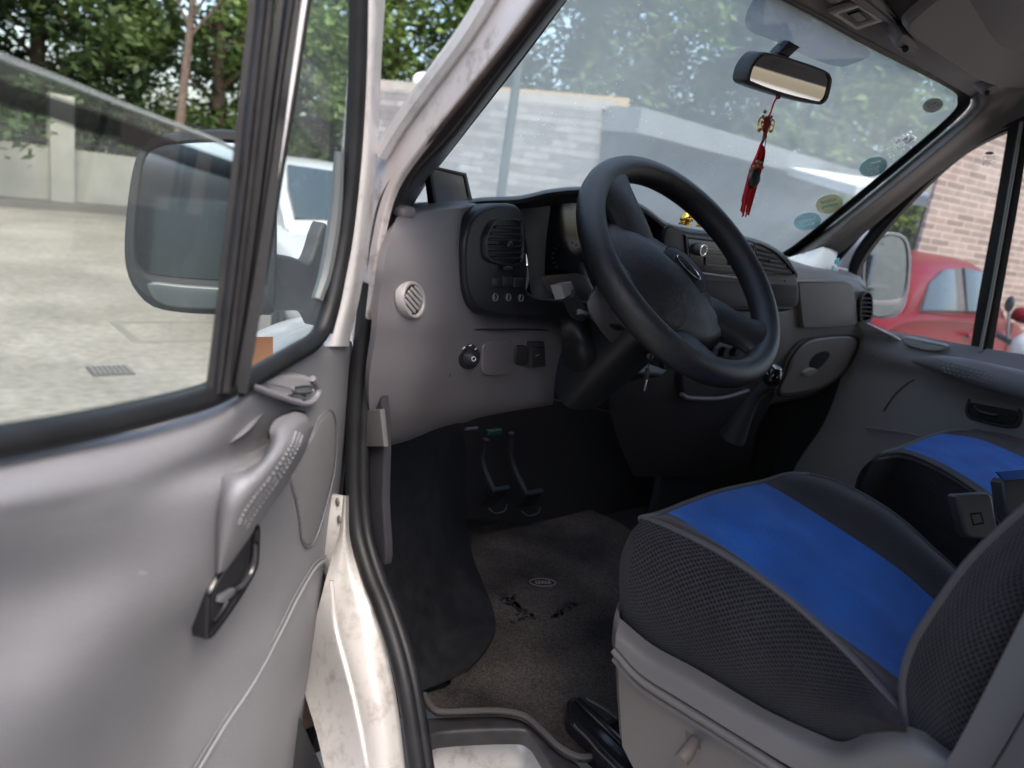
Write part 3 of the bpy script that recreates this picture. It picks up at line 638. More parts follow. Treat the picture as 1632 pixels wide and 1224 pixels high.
# left bezel
def pln(p1, p2, p3): return plane3(p1, p2, p3)
LB = pln(Y(745, 330, .065), Y(900, 330, .165), Y(745, 500, .05))
lbo = [(812, 324), (790, 325), (768, 333), (752, 350), (744, 375), (741, 400), (742, 440), (748, 470), (762, 492), (785, 502), (830, 505), (900, 508), (930, 508), (935, 480), (850, 470), (842, 430), (840, 380), (836, 345), (826, 328)]
bez = plate('switch_bezel', lbo, LB, .03, M['satin'], van, bev=.006, k=5)
# right-hand part of the bezel around gauges (inner flank)
fl = [[Y(822, 330, .15), Y(838, 380, .14), (Y(842, 430, .14)), Y(850, 480, .14), Y(875, 500, .145), Y(920, 508, .16), Y(960, 510, .18)],
      [Y(850, 322, .18), Y(856, 380, .18), (Y(856, 430, .175)), Y(860, 462, .17), Y(880, 480, .17), Y(920, 488, .18), Y(960, 490, .19)],
      [Y(880, 330, .24), Y(872, 380, .24), (Y(868, 430, .235)), Y(870, 450, .22), Y(885, 465, .22), Y(920, 470, .22), Y(960, 475, .23)]]
MB().grid(fl, 5).build('cluster_surround', M['satin'], van)
clus = mat('cluster_lens', (.012, .013, .018), .12)
cl = MB().plate(outline([(850, 325), (1010, 330), (1060, 372), (1075, 440), (1060, 500), (860, 490), (852, 440)], PY(.235), 3), V((0, -1, 0)), .01, .002).build('instrument_cluster', clus, van)
gn = mat('gauge_print', (.2, .2, .24), .5)
for cx, cy, r in [(905, 410, 26), (968, 412, 30), (1035, 430, 26)]:
    gm = MB()
    for i in range(15):
        t = radians(-220+i*260/14); gm.tube([Y(cx+r*cos(t), cy+r*sin(t), .2335), Y(cx+(r-4)*cos(t), cy+(r-4)*sin(t), .2335)], .0006, 5)
    gm.build('gauge_marks', gn, cl)
# lower lighter reflector strip under gauges (shelf)
plate('shelf', [(857, 446), (905, 438), (935, 442), (935, 478), (880, 478), (862, 470)], PY(.205), .01, mat('cluster_shelf', (.11, .09, .085), .35), cl, bev=.003)

# left air vent
def vent(name, out, inn, pl, nsl, rows, parent, mt=None, knob=None, rim=M['satin'], slx=None, rimw=.004):
    A_ = outline(out, pl, 5); B_ = outline(inn, pl, 5)
    o = MB().ring(A_, B_, nrm(pl), .012, .003).build(name, rim, parent)
    back = outline(out, shift(pl, -.012), 5)
    MB().plate(back, nrm(pl), .004, .001).build('duct', M['dark'], o)
    for i, (x0, y0, x1, y1) in enumerate(rows):
        a = hit(x0, y0, pl); b = hit(x1, y1, pl); n = nrm(pl); d = (b-a); c = (a+b)/2 - n*.006; u = d.normalized(); w_ = u.cross(n).normalized()
        ax3 = (u, (n*.92+w_*.38).normalized(), (w_*.92-n*.38).normalized())
        MB().box(c, (d.length, .012, .0022), ax3, bev=.0008).build('slat', mt or M['satin'], o)
    if knob:
        p = hit(*knob, shift(pl, .002)); MB().ell(p, (.006, .004, .005)).build('knob', M['satin'], o)
    return o
LB2 = shift(LB, .006)
ve = vent('air_vent', [(788, 354), (800, 349), (830, 349), (836, 356), (838, 380), (837, 410), (832, 421), (818, 424), (790, 420), (777, 412), (774, 395), (777, 372)],
     [(791, 356), (802, 352), (827, 352), (832, 358), (834, 380), (833, 408), (829, 417), (816, 420), (792, 416), (781, 409), (778, 395), (781, 374)], LB2, 7,
     [(792, 360, 830, 362), (785, 370, 832, 372), (781, 380, 833, 382), (779, 390, 833, 391), (779, 400, 833, 401), (781, 409, 832, 410)], van, knob=(812, 390))
ve['label'] = 'tall vent at the driver end of the dashboard'
kn = MB(); kn.ell(hit(809, 428, shift(LB, .008)), (.009, .004, .004)); kn.build('vent_wheel', M['satin'], bez)
for (a, b) in [(784, 442), (802, 441), (820, 443)]:
    P = outline([(a, b), (a+15, b), (a+15, b+15), (a+1, b+15)], shift(LB, .003), 3, False)
    MB().plate(P, nrm(LB), .006, .002).build('blank_switch', M['black'], bez)
for (a, b) in [(791, 474), (812, 474), (832, 475)]:
    pl = shift(LB, .003); c = hit(a, b, pl); u = (hit(a+5, b, pl)-c).normalized(); n = nrm(pl); v_ = n.cross(u).normalized()
    k_ = MB().ring(ellipse(c, .0058, .0058, u, v_), ellipse(c, .0046, .0046, u, v_), n, .004, .001).build('push_button', mat('button_rim', (.12, .12, .13), .25), bez)
    MB().plate(ellipse(c-n*.001, .0046, .0046, u, v_), n, .003, .001, dome=-.001).build('button_face', M['black'], bez)
# lower driver panel with switches
LP = pln(Y(730, 530, .075), Y(880, 530, .2), Y(730, 620, .085)); LPs = shift(LP, .004)
MB().tube([hit(a, b, shift(LP, .003)) for a, b in [(716, 600), (717, 560), (722, 540), (735, 528), (760, 525), (800, 525), (850, 525), (880, 527)]], .0013, 6, k=5).build('panel_seam', M['dark'], dash)
MB().plate(outline([(780, 543), (790, 541), (810, 541), (818, 548), (819, 565), (818, 588), (810, 597), (792, 599), (776, 598), (770, 590), (770, 570), (771, 552)], LPs, 4), nrm(LP), .006, .002).build('fuse_cover', M['grey'], dash)
def dialp(cx, cy, rx, ry): return outline([(cx+rx*cos(t*pi/8), cy+ry*sin(t*pi/8)) for t in range(16)], shift(LP, .005), 2)
dl = MB().plate(dialp(748, 568, 18, 21), nrm(LP), .012, .002).build('headlamp_switch', M['black'], van)
n = nrm(LP); c = hit(750, 570, shift(LP, .012)); u = (hit(755, 570, shift(LP, .012))-c).normalized(); v_ = n.cross(u)
MB().tube([c-n*.006, c+n*.002, c+n*.007], [.010, .0095, .008], 20).build('knob', M['black'], dl)
mk = MB()
for a0, b0, a1, b1 in [(738, 556, 741, 553), (748, 551, 751, 550), (757, 557, 759, 555), (752, 566, 754, 566)]:
    mk.tube([hit(a0, b0, shift(LP, .007)), hit(a1, b1, shift(LP, .007))], .0009, 6)
st = [hit(755+3.2*cos(i*pi/4), 572+3.6*sin(i*pi/4), shift(LP, .0205)) for i in range(8)]
for i in range(8): mk.tube([st[i], st[(i+1) % 8]], .0006, 5)
mk.build('switch_icons', inkw, dl)
plate('rocker_switch', [(824, 556), (828, 551), (838, 551), (843, 557), (844, 572), (841, 581), (833, 583), (825, 580), (823, 570)], shift(LP, .005), .01, M['black'], van, k=4)
rk = MB().plate(outline([(848, 546), (868, 545), (870, 584), (848, 587)], shift(LP, .012), 2, False), nrm(LP), .016, .001).build('rocker_switch', M['black'], van)
MB().tube([hit(854, 567, shift(LP, .0125)), hit(860, 565, shift(LP, .0125))], .0007, 5).build('switch_mark', gn, rk)
MB().tube([hit(850, 554, shift(LP, .0125)), hit(868, 553, shift(LP, .0125))], .0007, 5).build('switch_edge', M['satin'], rk)
# round side demister grille
GR = pln(Y(640, 450, -.002), Y(690, 450, .03), Y(650, 510, -.002)); GRs = shift(GR, .004)
def el(cx, cy, a, b, rot, pl): return [hit(cx+a*cos(t*pi/16)*cos(rot)-b*sin(t*pi/16)*sin(rot), cy+a*cos(t*pi/16)*sin(rot)+b*sin(t*pi/16)*cos(rot), pl) for t in range(32)]
gg = MB().ring(el(661, 478, 18.5, 30, -.12, GRs), el(661, 478, 14, 24, -.12, GRs), nrm(GR), .01, .002).build('round_vent', mat('vent_rim', (.3, .28, .28), .45), van)
MB().plate(el(661, 478, 15, 25, -.12, shift(GR, .0012)), nrm(GR), .002, .0005).build('duct', M['dark'], gg)
for i in range(6):
    o_ = -15+i*6.2; hw = 13*sqrt(max(0.05, 1-(o_/20)**2))
    cx, cy = 661-o_*.55, 478+o_*1.0
    a = hit(cx-hw*.72, cy-hw*.85, GRs); b = hit(cx+hw*.72, cy+hw*.85, GRs); nn = nrm(GR); u = (b-a).normalized()
    MB().box((a+b)/2-nn*.002, ((b-a).length, .004, .002), (u, u.cross(nn).normalized(), nn), bev=.0006).build('slat', mat('vent_slat', (.3, .28, .28), .45), gg)
# small lug at the top left corner of the dash
lg = MB(); p = Y(643, 338, .045); lg.ell(p, (.013, .012, .008), pw=.7); lg.build('end_cap', GP, dash)

# centre: radio, vents, pocket bezel
CPL = PY(.215)
cbz = [(1062, 360), (1100, 368), (1160, 374), (1200, 383), (1234, 396), (1258, 416), (1270, 440), (1275, 465), (1272, 486), (1262, 495), (1230, 499), (1150, 497), (1110, 500), (1060, 480), (1055, 420)]
cbo = plate('centre_bezel', cbz, CPL, .03, M['satin'], van, bev=.008)
def cp(d): return shift(CPL, d)
ra = MB().ring(outline([(1092, 374), (1205, 388), (1208, 440), (1150, 440), (1098, 436)], cp(.004), 3, False), outline([(1097, 380), (1200, 393), (1203, 435), (1150, 436), (1102, 432)], cp(.004), 3, False), V((0, -1, 0)), .02, .002)
rad = ra.build('radio', M['black'], van)
MB().plate(outline([(1097, 380), (1200, 393), (1203, 435), (1102, 432)], cp(-.002+.004), 3, False), V((0, -1, 0)), .01, .001).build('faceplate', mat('radio_face', (.022, .022, .026), .3), rad)
p = Y(1116, 398, .205); MB().tube([p+V((0, .012, 0)), p, p-V((0, .008, 0))], [.013, .0125, .011], 24).build('knob', mat('radio_knob', (.09, .09, .1), .3), rad)
MB().tube(ellipse(p-V((0, .008, 0)), .0105, .0105, V((1, 0, 0)), V((0, 0, 1))), .0012, 6, closed=True).build('knob_ring', M['silver'], rad)
MB().plate(outline([(1126, 394), (1165, 399), (1167, 408), (1128, 404)], cp(.005), 3, False), V((0, -1, 0)), .003, .001).build('display', M['blackgloss'], rad)
for (a, b, c2, d2) in [(1125, 411, 1165, 425), (1170, 402, 1198, 412), (1170, 415, 1198, 427)]:
    MB().ring(outline([(a, b-2), (c2, b+1), (c2, d2), (a, d2-2)], cp(.006), 3, False), outline([(a+2, b), (c2-2, b+3), (c2-2, d2-2), (a+2, d2-4)], cp(.006), 3, False), V((0, -1, 0)), .003, .0006).build('button', mat('radio_button', (.07, .07, .08), .3), rad)
MB().tube([Y(1104, 433, .207), Y(1150, 440, .207), Y(1180, 443, .207)], .0022, 8).build('trim_strip', mat('trim_strip', (.3, .3, .32), .3), cbo)
plate('pocket', [(1115, 447), (1205, 452), (1207, 489), (1130, 490)], cp(.003), .01, M['dark'], cbo, smooth=False)
plate('pocket', [(1214, 453), (1270, 455), (1270, 482), (1262, 487), (1218, 487)], cp(.003), .01, M['dark'], cbo, smooth=False)
MB().tube([Y(1216, 490, .206), Y(1262, 491, .206)], .0015, 6).build('pocket_edge', mat('edge_grey', (.12, .12, .13), .3), cbo)
v_ = vent('air_vent', [(1203, 386), (1228, 394), (1248, 408), (1262, 424), (1269, 440), (1211, 436), (1207, 410)], [(1206, 390), (1228, 398), (1245, 411), (1258, 426), (1264, 437), (1214, 433), (1210, 410)], cp(.005), 6,
     [(1210, 397, 1236, 404), (1211, 405, 1246, 413), (1212, 413, 1254, 421), (1213, 421, 1260, 429), (1214, 429, 1263, 436)], van, knob=(1226, 416))
v_['label'] = 'fan shaped vent on the right of the radio'
for a, b in [(1222, 446), (1252, 448)]: MB().box(Y(a, b, .206), (.012, .004, .004), bev=.001).build('vent_slider', M['satin'], cbo)
plate('switch_panel', [(1120, 546), (1190, 552), (1195, 580), (1130, 582)], PY(.262), .01, M['black'], van, bev=.003)
for a in (1140, 1158, 1176):
    p = Y(a, 562, .25); MB().tube([p+V((0, .01, 0)), p], [.012, .011], 20).build('heater_knob', M['satin'], van)
# passenger airbag lid, glove box, end vent
AB = pln(Y(1280, 450, .266), Y(1366, 455, .243), Y(1280, 520, .262))
MB().plate(outline([(1276, 448), (1340, 447), (1352, 449), (1360, 458), (1366, 490), (1367, 510), (1362, 518), (1340, 521), (1290, 523), (1281, 519), (1278, 500), (1274, 458)], shift(AB, .012), 4), nrm(AB), .016, .003).build('airbag_cover', M['beige'], dash)
GB = pln(Y(1280, 540, .262), Y(1364, 545, .25), Y(1260, 625, .288))
gb = plate('glove_box', [(1256, 600), (1266, 572), (1284, 550), (1305, 541), (1345, 537), (1361, 540), (1364, 550), (1358, 566), (1342, 592), (1322, 610), (1290, 622), (1258, 628), (1245, 624)], shift(GB, .016), .02, M['beige'], van, bev=.004)
MB().tube(outline([(1250, 600), (1261, 570), (1281, 547), (1303, 538), (1346, 534), (1364, 537), (1368, 550), (1360, 570), (1344, 596), (1322, 614), (1290, 627), (1256, 632), (1240, 627)], shift(GB, .008), 4), .003, 6, closed=True).build('gap_line', M['dark'], gb)
plate('handle_recess', [(1290, 580), (1300, 565), (1315, 560), (1323, 563), (1320, 572), (1308, 585), (1296, 590)], shift(GB, .0175), .004, M['dark'], gb, k=4)
plate('handle', [(1282, 594), (1292, 588), (1302, 589), (1300, 595), (1290, 600), (1283, 599)], shift(GB, .024), .008, mat('handle_plastic', (.3, .28, .26), .4), gb, k=4, bev=.003)
EV = pln(Y(1374, 470, .235), Y(1392, 475, .232), Y(1372, 515, .232))
v_ = vent('air_vent', [(1376, 469), (1384, 465), (1390, 470), (1392, 490), (1390, 507), (1384, 513), (1373, 513), (1371, 500), (1372, 482)], [(1378, 471), (1384, 468), (1388, 472), (1390, 490), (1388, 505), (1383, 510), (1375, 510), (1373, 499), (1374, 484)], shift(EV, .012), 6,
     [(1376, 474, 1389, 475), (1374, 481, 1390, 482), (1373, 488, 1390, 489), (1373, 495, 1390, 496), (1373, 502, 1389, 503)], van)
v_['label'] = 'small vent at the passenger end of the dashboard'

# ---- steering wheel -------------------------------------------------------------------------
WC = V((-.345, .046, 1.415)); th = radians(43)
WN = V((0, -cos(th), sin(th))); WU = V((1, 0, 0)); WV = WN.cross(WU).normalized()   # WV points up the wheel
if WV.z < 0: WV = -WV
_t = radians(-52); WU, WV = WU*cos(_t)+WV*sin(_t), WV*cos(_t)-WU*sin(_t)    # the wheel is turned to the right
R0 = .196
wh = MB()
rp_ = []
N = 96
v = []; f = []
nc = 16
for i in range(N):
    a = 2*pi*i/N; e = WU*cos(a)+WV*sin(a)
    # spokes sit at 200-250 and 290-340 deg; the rim swells there
    for j in range(nc):
        b = 2*pi*j/nc
        v.append(WC+e*(R0+.0215*math.copysign(abs(cos(b))**.9, cos(b)))+WN*(.0235*sin(b)))
for i in range(N):
    for j in range(nc): f.append((i*nc+j, i*nc+(j+1) % nc, ((i+1) % N)*nc+(j+1) % nc, ((i+1) % N)*nc+j))
wh.add(v, f)
sw = wh.build('steering_wheel', M['leather'], van)
sw['label'] = 'black four spoke wheel with leather grain'
# hub pad with spokes: outline in wheel polar coordinates, domed
def wp(x, y, z=0): return WC+WU*x+WV*y+WN*z
# spokes: upper left / right at about 20 deg, lower at -55 deg
def spoke(a0, a1, flare):
    mb = MB(); rows = []
    am = (a0+a1)/2; hw = (a1-a0)/2
    for k, (r, wd, z, tz) in enumerate([(.045, 1.6, -.02, .03), (.085, .95, -.026, .024), (.12, .62, -.022, .017), (.15, .55, -.012, .013), (.175, .75, -.004, .012), (.192, 1.15, .0, .011)]):
        half = wd*hw*.12
        row = []
        ca, sa = cos(radians(am)), sin(radians(am))
        for q in range(13):
            t = 2*pi*q/12
            lx = half*cos(t); lz = z+tz*sin(t)
            row.append(wp(r*ca-lx*sa, r*sa+lx*ca, lz))
        rows.append(row)
    mb.grid(rows, 3)
    return mb
for ang_, st_r in [(4, 0), (173, 2), (-59, 1), (-121, 1)]:
    am = radians(ang_); off_ = -.016 if st_r != 1 else 0
    if st_r == 0: Ls = [(.06, .05, -.048, .034), (.10, .042, -.030, .030), (.130, .036, -.020, .025), (.155, .036, -.011, .021), (.176, .046, -.004, .020), (.193, .066, .0, .018)]
    elif st_r == 2: Ls = [(.06, .055, -.048, .034), (.10, .050, -.030, .030), (.130, .047, -.018, .026), (.155, .048, -.009, .022), (.176, .058, -.003, .020), (.193, .078, .0, .018)]
    else: Ls = [(.06, .05, -.060, .032), (.10, .040, -.050, .028), (.130, .034, -.034, .024), (.155, .036, -.017, .020), (.176, .046, -.005, .019), (.193, .066, .0, .017)]
    rows = []
    for r, half, z, tz in Ls:
        o_ = off_*(1-(r-.06)/.133)
        rows.append([wp(r*cos(am)-half*cos(2*pi*q/18)*sin(am), o_+r*sin(am)+half*cos(2*pi*q/18)*cos(am), z+tz*math.copysign(abs(sin(2*pi*q/18))**.85, sin(2*pi*q/18))) for q in range(19)])
    MB().grid(rows, 4, k2=4).build('spoke', M['leather'], sw)
hubo = [(0, .050), (.03, .046), (.062, .034), (.095, .014), (.120, -.004), (.126, -.030), (.114, -.058), (.097, -.084), (.067, -.108), (.03, -.128), (0, -.138), (-.04, -.140), (-.085, -.126), (-.120, -.098), (-.138, -.066), (-.142, -.030), (-.125, .000), (-.095, .018), (-.062, .036), (-.03, .046)]
hp = spline([wp(x*1.05, y*1.05, -.008) for x, y in hubo], 4, True)
MB().plate(hp, WN, .055, .030, dome=.020).build('hub_pad', M['leather'], sw)
ce = wp(.002, -.012, .0085)
MB().tube(ellipse(ce+WN*-.0005, .047, .033, WU, WV, 40), .0013, 6, closed=True).build('emblem_groove', M['dark'], sw)
MB().plate(ellipse(ce+WN*.001, .046, .032, WU, WV, 40), WN, .008, .002, dome=.002).build('emblem_pad', M['satin'], sw)
em = MB().plate(ellipse(ce+WN*.0045, .027, .0095, WU, WV, 36), WN, .004, .001).build('emblem', mat('emblem_face', (.015, .016, .03), .2), sw)
MB().tube(ellipse(ce+WN*.0048, .027, .0095, WU, WV, 36), .0010, 8, closed=True).build('emblem_ring', M['silver'], sw)
# column shroud
co = MB()
axd = -WN; SU = V((1, 0, 0)); SV = V((0, sin(th), cos(th))); c0 = WC-SV*.02-WN*.045
rows = []
for d, w_, h_, dy in [(0, .055, .05, 0), (.03, .068, .062, 0), (.10, .07, .066, -.004), (.19, .066, .07, -.012), (.27, .06, .07, -.02)]:
    rows.append([c0+axd*d+SU*(w_*math.copysign(abs(cos(t*pi/10))**.6, cos(t*pi/10)))+SV*(dy+h_*math.copysign(abs(sin(t*pi/10))**.6, sin(t*pi/10))) for t in range(21)])
co.grid(rows, 3, k2=4); sc_ = co.build('steering_column', M['black'], van)
MB().tube([c0+axd*.0, c0+WN*.03], [.035, .03], 20).build('shaft', M['dark'], sc_)
# lower shroud wing filling down to the knee area
kb = [[Y(892, 500, .17), Y(935, 505, .17), Y(985, 560, .2), Y(1062, 590, .25)], [Y(896, 560, .2), Y(935, 560, .14), Y(985, 590, .16), Y(1050, 600, .24)], [Y(900, 610, .24), Y(930, 610, .19), Y(965, 605, .2), Y(1030, 602, .26)], [Y(905, 640, .3), Y(928, 642, .27), Y(950, 632, .28), Y(1000, 610, .32)]]
MB().grid(kb, 5).build('knee_bolster', M['black'], van)
# left stalks with grey paddles
stk = MB().tube([Y(985, 520, .09), Y(950, 505, .075), Y(925, 490, .065), Y(908, 468, .055)], [.008, .007, .007, .008], 10, k=4).build('indicator_stalk', M['black'], van)
n = -FWD
def blk(name, pts, pl, th_, mt, par, bev=.003): return MB().plate(outline(pts, pl, 2, False), nrm(pl), th_, bev).build(name, mt, par)
gs = mat('stalk_grey', (.2, .2, .21), .35)
pS = (Y(905, 465, .05), V((.3, -.85, .25)).normalized())
blk('end_cap', [(893, 453), (911, 448), (918, 466), (901, 476)], pS, .016, gs, stk)
MB().tube([Y(902, 472, .056), Y(915, 500, .07), Y(930, 505, .08)], [.007, .007, .006], 10, k=3).build('stem', M['black'], stk)
st2 = MB().tube([Y(990, 520, .09), Y(950, 500, .08), Y(928, 496, .07)], [.008, .008, .008], 10, k=3).build('wiper_stalk', M['black'], van)
blk('end_cap', [(923, 489), (940, 489), (942, 501), (925, 501)], (Y(932, 495, .06), V((.2, -.9, .3)).normalized()), .012, mat('cap_dark_grey', (.12, .12, .13), .4), st2)
cw = [[Y(938, 470, .07), Y(950, 455, .075), Y(964, 452, .08)], [Y(940, 478, .05), Y(952, 464, .055), Y(968, 462, .06)], [Y(946, 506, .055), Y(960, 500, .058), Y(976, 498, .06)], [Y(962, 530, .08), Y(975, 522, .082), Y(992, 520, .085)], [Y(975, 546, .1), Y(985, 538, .1), Y(1000, 532, .1)]]
MB().grid(cw, 4, .006).build('column_cowl', mat('cowl_highlight', (.15, .15, .155), .4, bump=.2), van)  # light grey painted in for the highlight on the column cowl

# ---- gear lever ------------------------------------------------------------------------------
gp = X(1231, 600, .085)
gk = MB().ell(gp, (.021, .021, .024)); gk = gk.build('gear_lever', M['blackgloss'], van)
MB().tube([gp+V((0, 0, -.015)), gp+V((0, .03, -.06)), gp+V((0, .06, -.16))], [.013, .012, .03], 14, k=4).build('boot', M['dark'], gk)
MB().plate(ellipse(gp+V((-.004, -.008, .0235)), .011, .011, V((1, 0, 0)), V((0, .9, .3)).normalized()), V((0, -.3, .95)).normalized(), .003, .001).build('cap', M['silver'], gk)

# ---- floor coverings, pedals -------------------------------------------------------------------
cx = plate('pedal_box', [(700, 640), (900, 640), (1060, 700), (1060, 820), (760, 830), (640, 760)], PY(.56), .01, M['dark'], van)
def pedal(x, y, x2, y2, w_):
    a = Y(x, y, .45); b = Y(x2, y2, .40)
    pd = MB().tube([a, (a+b)/2+V((0, .03, 0)), b], .007, 8, k=4).build('pedal', M['dark'], van)
    MB().box(b, (w_, .012, .055), (V((1, 0, 0)), V((0, .85, .5)).normalized(), V((0, -.5, .85)).normalized()), bev=.004).build('pad', M['rubber'], pd)
    MB().tube([b+V((-w_/2, -.012, -.02)), b+V((-w_/4, -.02, -.03)), b+V((w_/4, -.02, -.03)), b+V((w_/2, -.012, -.02))], .0016, 6, k=3).build('edge', mat('shaded_steel', (.06, .06, .06), .4, metal=.6), pd)  # edge steel darkened to sink into the footwell shade
pedal(775, 700, 790, 790, .05); pedal(815, 690, 843, 795, .055)
wr = MB().tube([Y(700, 668, .3), Y(735, 672, .31), Y(760, 664, .32)], .003, 6, k=4); wr.tube([Y(742, 684, .32), Y(760, 682, .33)], .003, 6); wr.build('wiring', mat('grey_wire', (.12, .12, .12), .4), van)
MB().box(Y(787, 688, .34), (.035, .01, .01), bev=.002).build('connector', mat('green_connector', (.01, .045, .032), .4), van)

# ---- door step and seat rail --------------------------------------------------------------------
stp = [(676, 1148), (700, 1142), (820, 1140), (858, 1152), (880, 1176), (905, 1200), (950, 1250), (910, 1262), (885, 1226), (862, 1190), (845, 1168), (815, 1162), (700, 1168), (680, 1186)]
MB().plate(outline(stp, PZ(.64), 4), V((0, 0, 1)), .03, .006).build('step_edge', mat('step_edge', (.035, .034, .037), .45, var=.2, vscale=40), van)
sr = [[Z(672, 1180, .62), Z(760, 1164, .62), Z(845, 1160, .62), Z(880, 1200, .62), Z(930, 1260, .62)],
      [Z(672, 1205, .56), Z(760, 1185, .56), Z(835, 1185, .56), Z(865, 1215, .56), Z(900, 1270, .56)],
      [Z(672, 1290, .50), Z(740, 1290, .50), Z(800, 1290, .50), Z(840, 1300, .50), Z(880, 1310, .50)]]
MB().grid(sr, 4, .01).build('door_step', M['whitesill'], van)
RP = (Z(950, 1160, .70), V((-.15, -.1, 1)).normalized())
rl = plate('seat_rail', [(903, 1122), (908, 1111), (922, 1108), (935, 1117), (1000, 1175), (1040, 1224), (1010, 1240), (985, 1224), (930, 1168), (908, 1145)], RP, .03, M['blackgloss'], van, bev=.008)
MB().tube([hit(a, b, shift(RP, .002)) for a, b in [(920, 1116), (955, 1150), (1005, 1200), (1030, 1236)]], .0035, 8, k=3).build('rail_lip', M['blackgloss'], rl)
MB().tube([hit(a, b, shift(RP, .001)) for a, b in [(935, 1113), (965, 1130), (985, 1145)]], .004, 8, k=3).build('rail_lip', M['black'], rl)

# ---- driver seat --------------------------------------------------------------------------------
seat = MB()
# rows run front->rear; across from left piping to right piping
tops = [
 [X(1020, 826, -.645), X(1040, 822, -.635), X(1060, 815, -.56), X(1140, 785, -.43), X(1215, 768, -.30), X(1255, 756, -.235), X(1290, 757, -.175)],
 [X(1060, 838, -.648), X(1085, 832, -.635), X(1095, 834, -.56), X(1180, 805, -.43), X(1255, 790, -.30), X(1300, 768, -.235), X(1345, 773, -.172)],
 [X(1150, 882, -.65), X(1175, 886, -.635), X(1185, 905, -.56), X(1270, 873, -.43), X(1345, 847, -.30), X(1385, 808, -.235), X(1425, 820, -.17)],
 [X(1250, 950, -.65), X(1270, 962, -.635), X(1285, 976, -.56), X(1360, 940, -.43), X(1430, 905, -.30), X(1465, 868, -.235), X(1490, 878, -.17)],
 [X(1350, 1040, -.65), X(1370, 1044, -.635), X(1385, 1046, -.56), X(1440, 1005, -.43), X(1480, 948, -.30), X(1520, 915, -.235), X(1540, 925, -.17)],
 [X(1440, 1140, -.65), X(1455, 1130, -.635), X(1455, 1100, -.56), X(1500, 1050, -.43), X(1530, 990, -.30), X(1560, 960, -.235), X(1580, 965, -.17)],
]
cols = list(map(list, zip(*tops)))        # per column front->rear
dense = [spline(c_, 6) for c_ in cols]; nrow = len(dense[0])
full = [spline([dense[j][i] for j in range(7)], 6) for i in range(nrow)]     # nrow x 37
def sub(c0, c1):
    rows = [r[c0:c1+1] for r in full]; v = []; uv = []; mid = rows[nrow//2]
    us = [0]; vs = [0]
    for j in range(1, len(mid)): us.append(us[-1]+(mid[j]-mid[j-1]).length)
    for i in range(1, nrow): vs.append(vs[-1]+(rows[i][len(mid)//2]-rows[i-1][len(mid)//2]).length)
    for i in range(nrow):
        for j in range(len(mid)): v.append(rows[i][j]); uv.append((us[j], vs[i]))
    n_ = len(mid); return v, [(i*n_+j, i*n_+j+1, (i+1)*n_+j+1, (i+1)*n_+j) for i in range(nrow-1) for j in range(n_-1)], uv
dseat = thing('driver_seat_', 'x', 'x') if False else None
cush = MB()
for a, b in [(0, 12), (24, 36)]:
    v, f, uv = sub(a, b); cush.add(v, f, uv, 0)
left = [r[0] for r in full]; right = [r[36] for r in full]; front = full[0]
# side skirt rows (left side)
def sk(P, offs):
    return [[p+o for p, o in zip(P, oo)] for oo in offs]
L0 = spline([X(a, b, -.65) for a, b in [(1020, 826), (1060, 838), (1150, 882), (1250, 950), (1350, 1040), (1440, 1140)]], 2)
def px(lst, v): return [X(a, b, v) for a, b in lst]
sideL = [px([(1020, 826), (1060, 838), (1150, 882), (1250, 950), (1350, 1040), (1440, 1140)], -.65),
         px([(1010, 860), (1052, 875), (1140, 925), (1240, 998), (1340, 1082), (1442, 1150)], -.672),
         px([(1003, 910), (1045, 935), (1125, 985), (1228, 1052), (1330, 1120), (1444, 1160)], -.682),
         px([(997, 955), (1035, 990), (1115, 1040), (1220, 1100), (1325, 1150), (1444, 1168)], -.676),
         px([(992, 985), (1030, 1022), (1110, 1068), (1215, 1128), (1320, 1178), (1444, 1185)], -.655)]
MBs = MB().grid(sideL, 6); cush.add(MBs.v, MBs.f, MBs.uv, 1)
# front face
fr0 = [front[i] for i in (0, 6, 12, 18, 24, 30, 36)]
fy = lambda P, dy, dz: [p+V((0, dy, dz)) for p in P]
frontF = [fr0, fy(fr0, .025, -.03), fy(fr0, .035, -.08), fy(fr0, .02, -.14), fy(fr0, .0, -.18)]
frontF[0][0] = sideL[0][0]; frontF[1][0] = sideL[1][0]+V((.0, .0, 0)); frontF[2][0] = sideL[2][0]; frontF[3][0] = sideL[3][0]; frontF[4][0] = sideL[4][0]
MBs = MB().grid(frontF, 4); cush.add(MBs.v, MBs.f, MBs.uv, 1)
rs_ = [right[0], right[6], right[12], right[18], right[24], right[30]]
sideR = [rs_, [p+V((.02, 0, -.06)) for p in rs_], [p+V((.02, 0, -.14)) for p in rs_]]
MBs = MB().grid(sideR, 4); cush.add(MBs.v, MBs.f, MBs.uv, 1)
ds = bpy.data.objects.new('driver_seat', None); 
cu = cush.build('driver_seat', [M['fabdark'], M['fabblack']], van); cu['label'] = 'driver seat, charcoal mesh cover with a wide blue stripe'
v, f, uv = sub(12, 24); MB().add(v, f, uv).build('stripe_panel', M['fabblue'], cu)
pip = MB().tube(left, .004, 8); pip.tube(front, .004, 8); pip.tube(right, .004, 8)
pip.build('piping', M['piping'], cu)
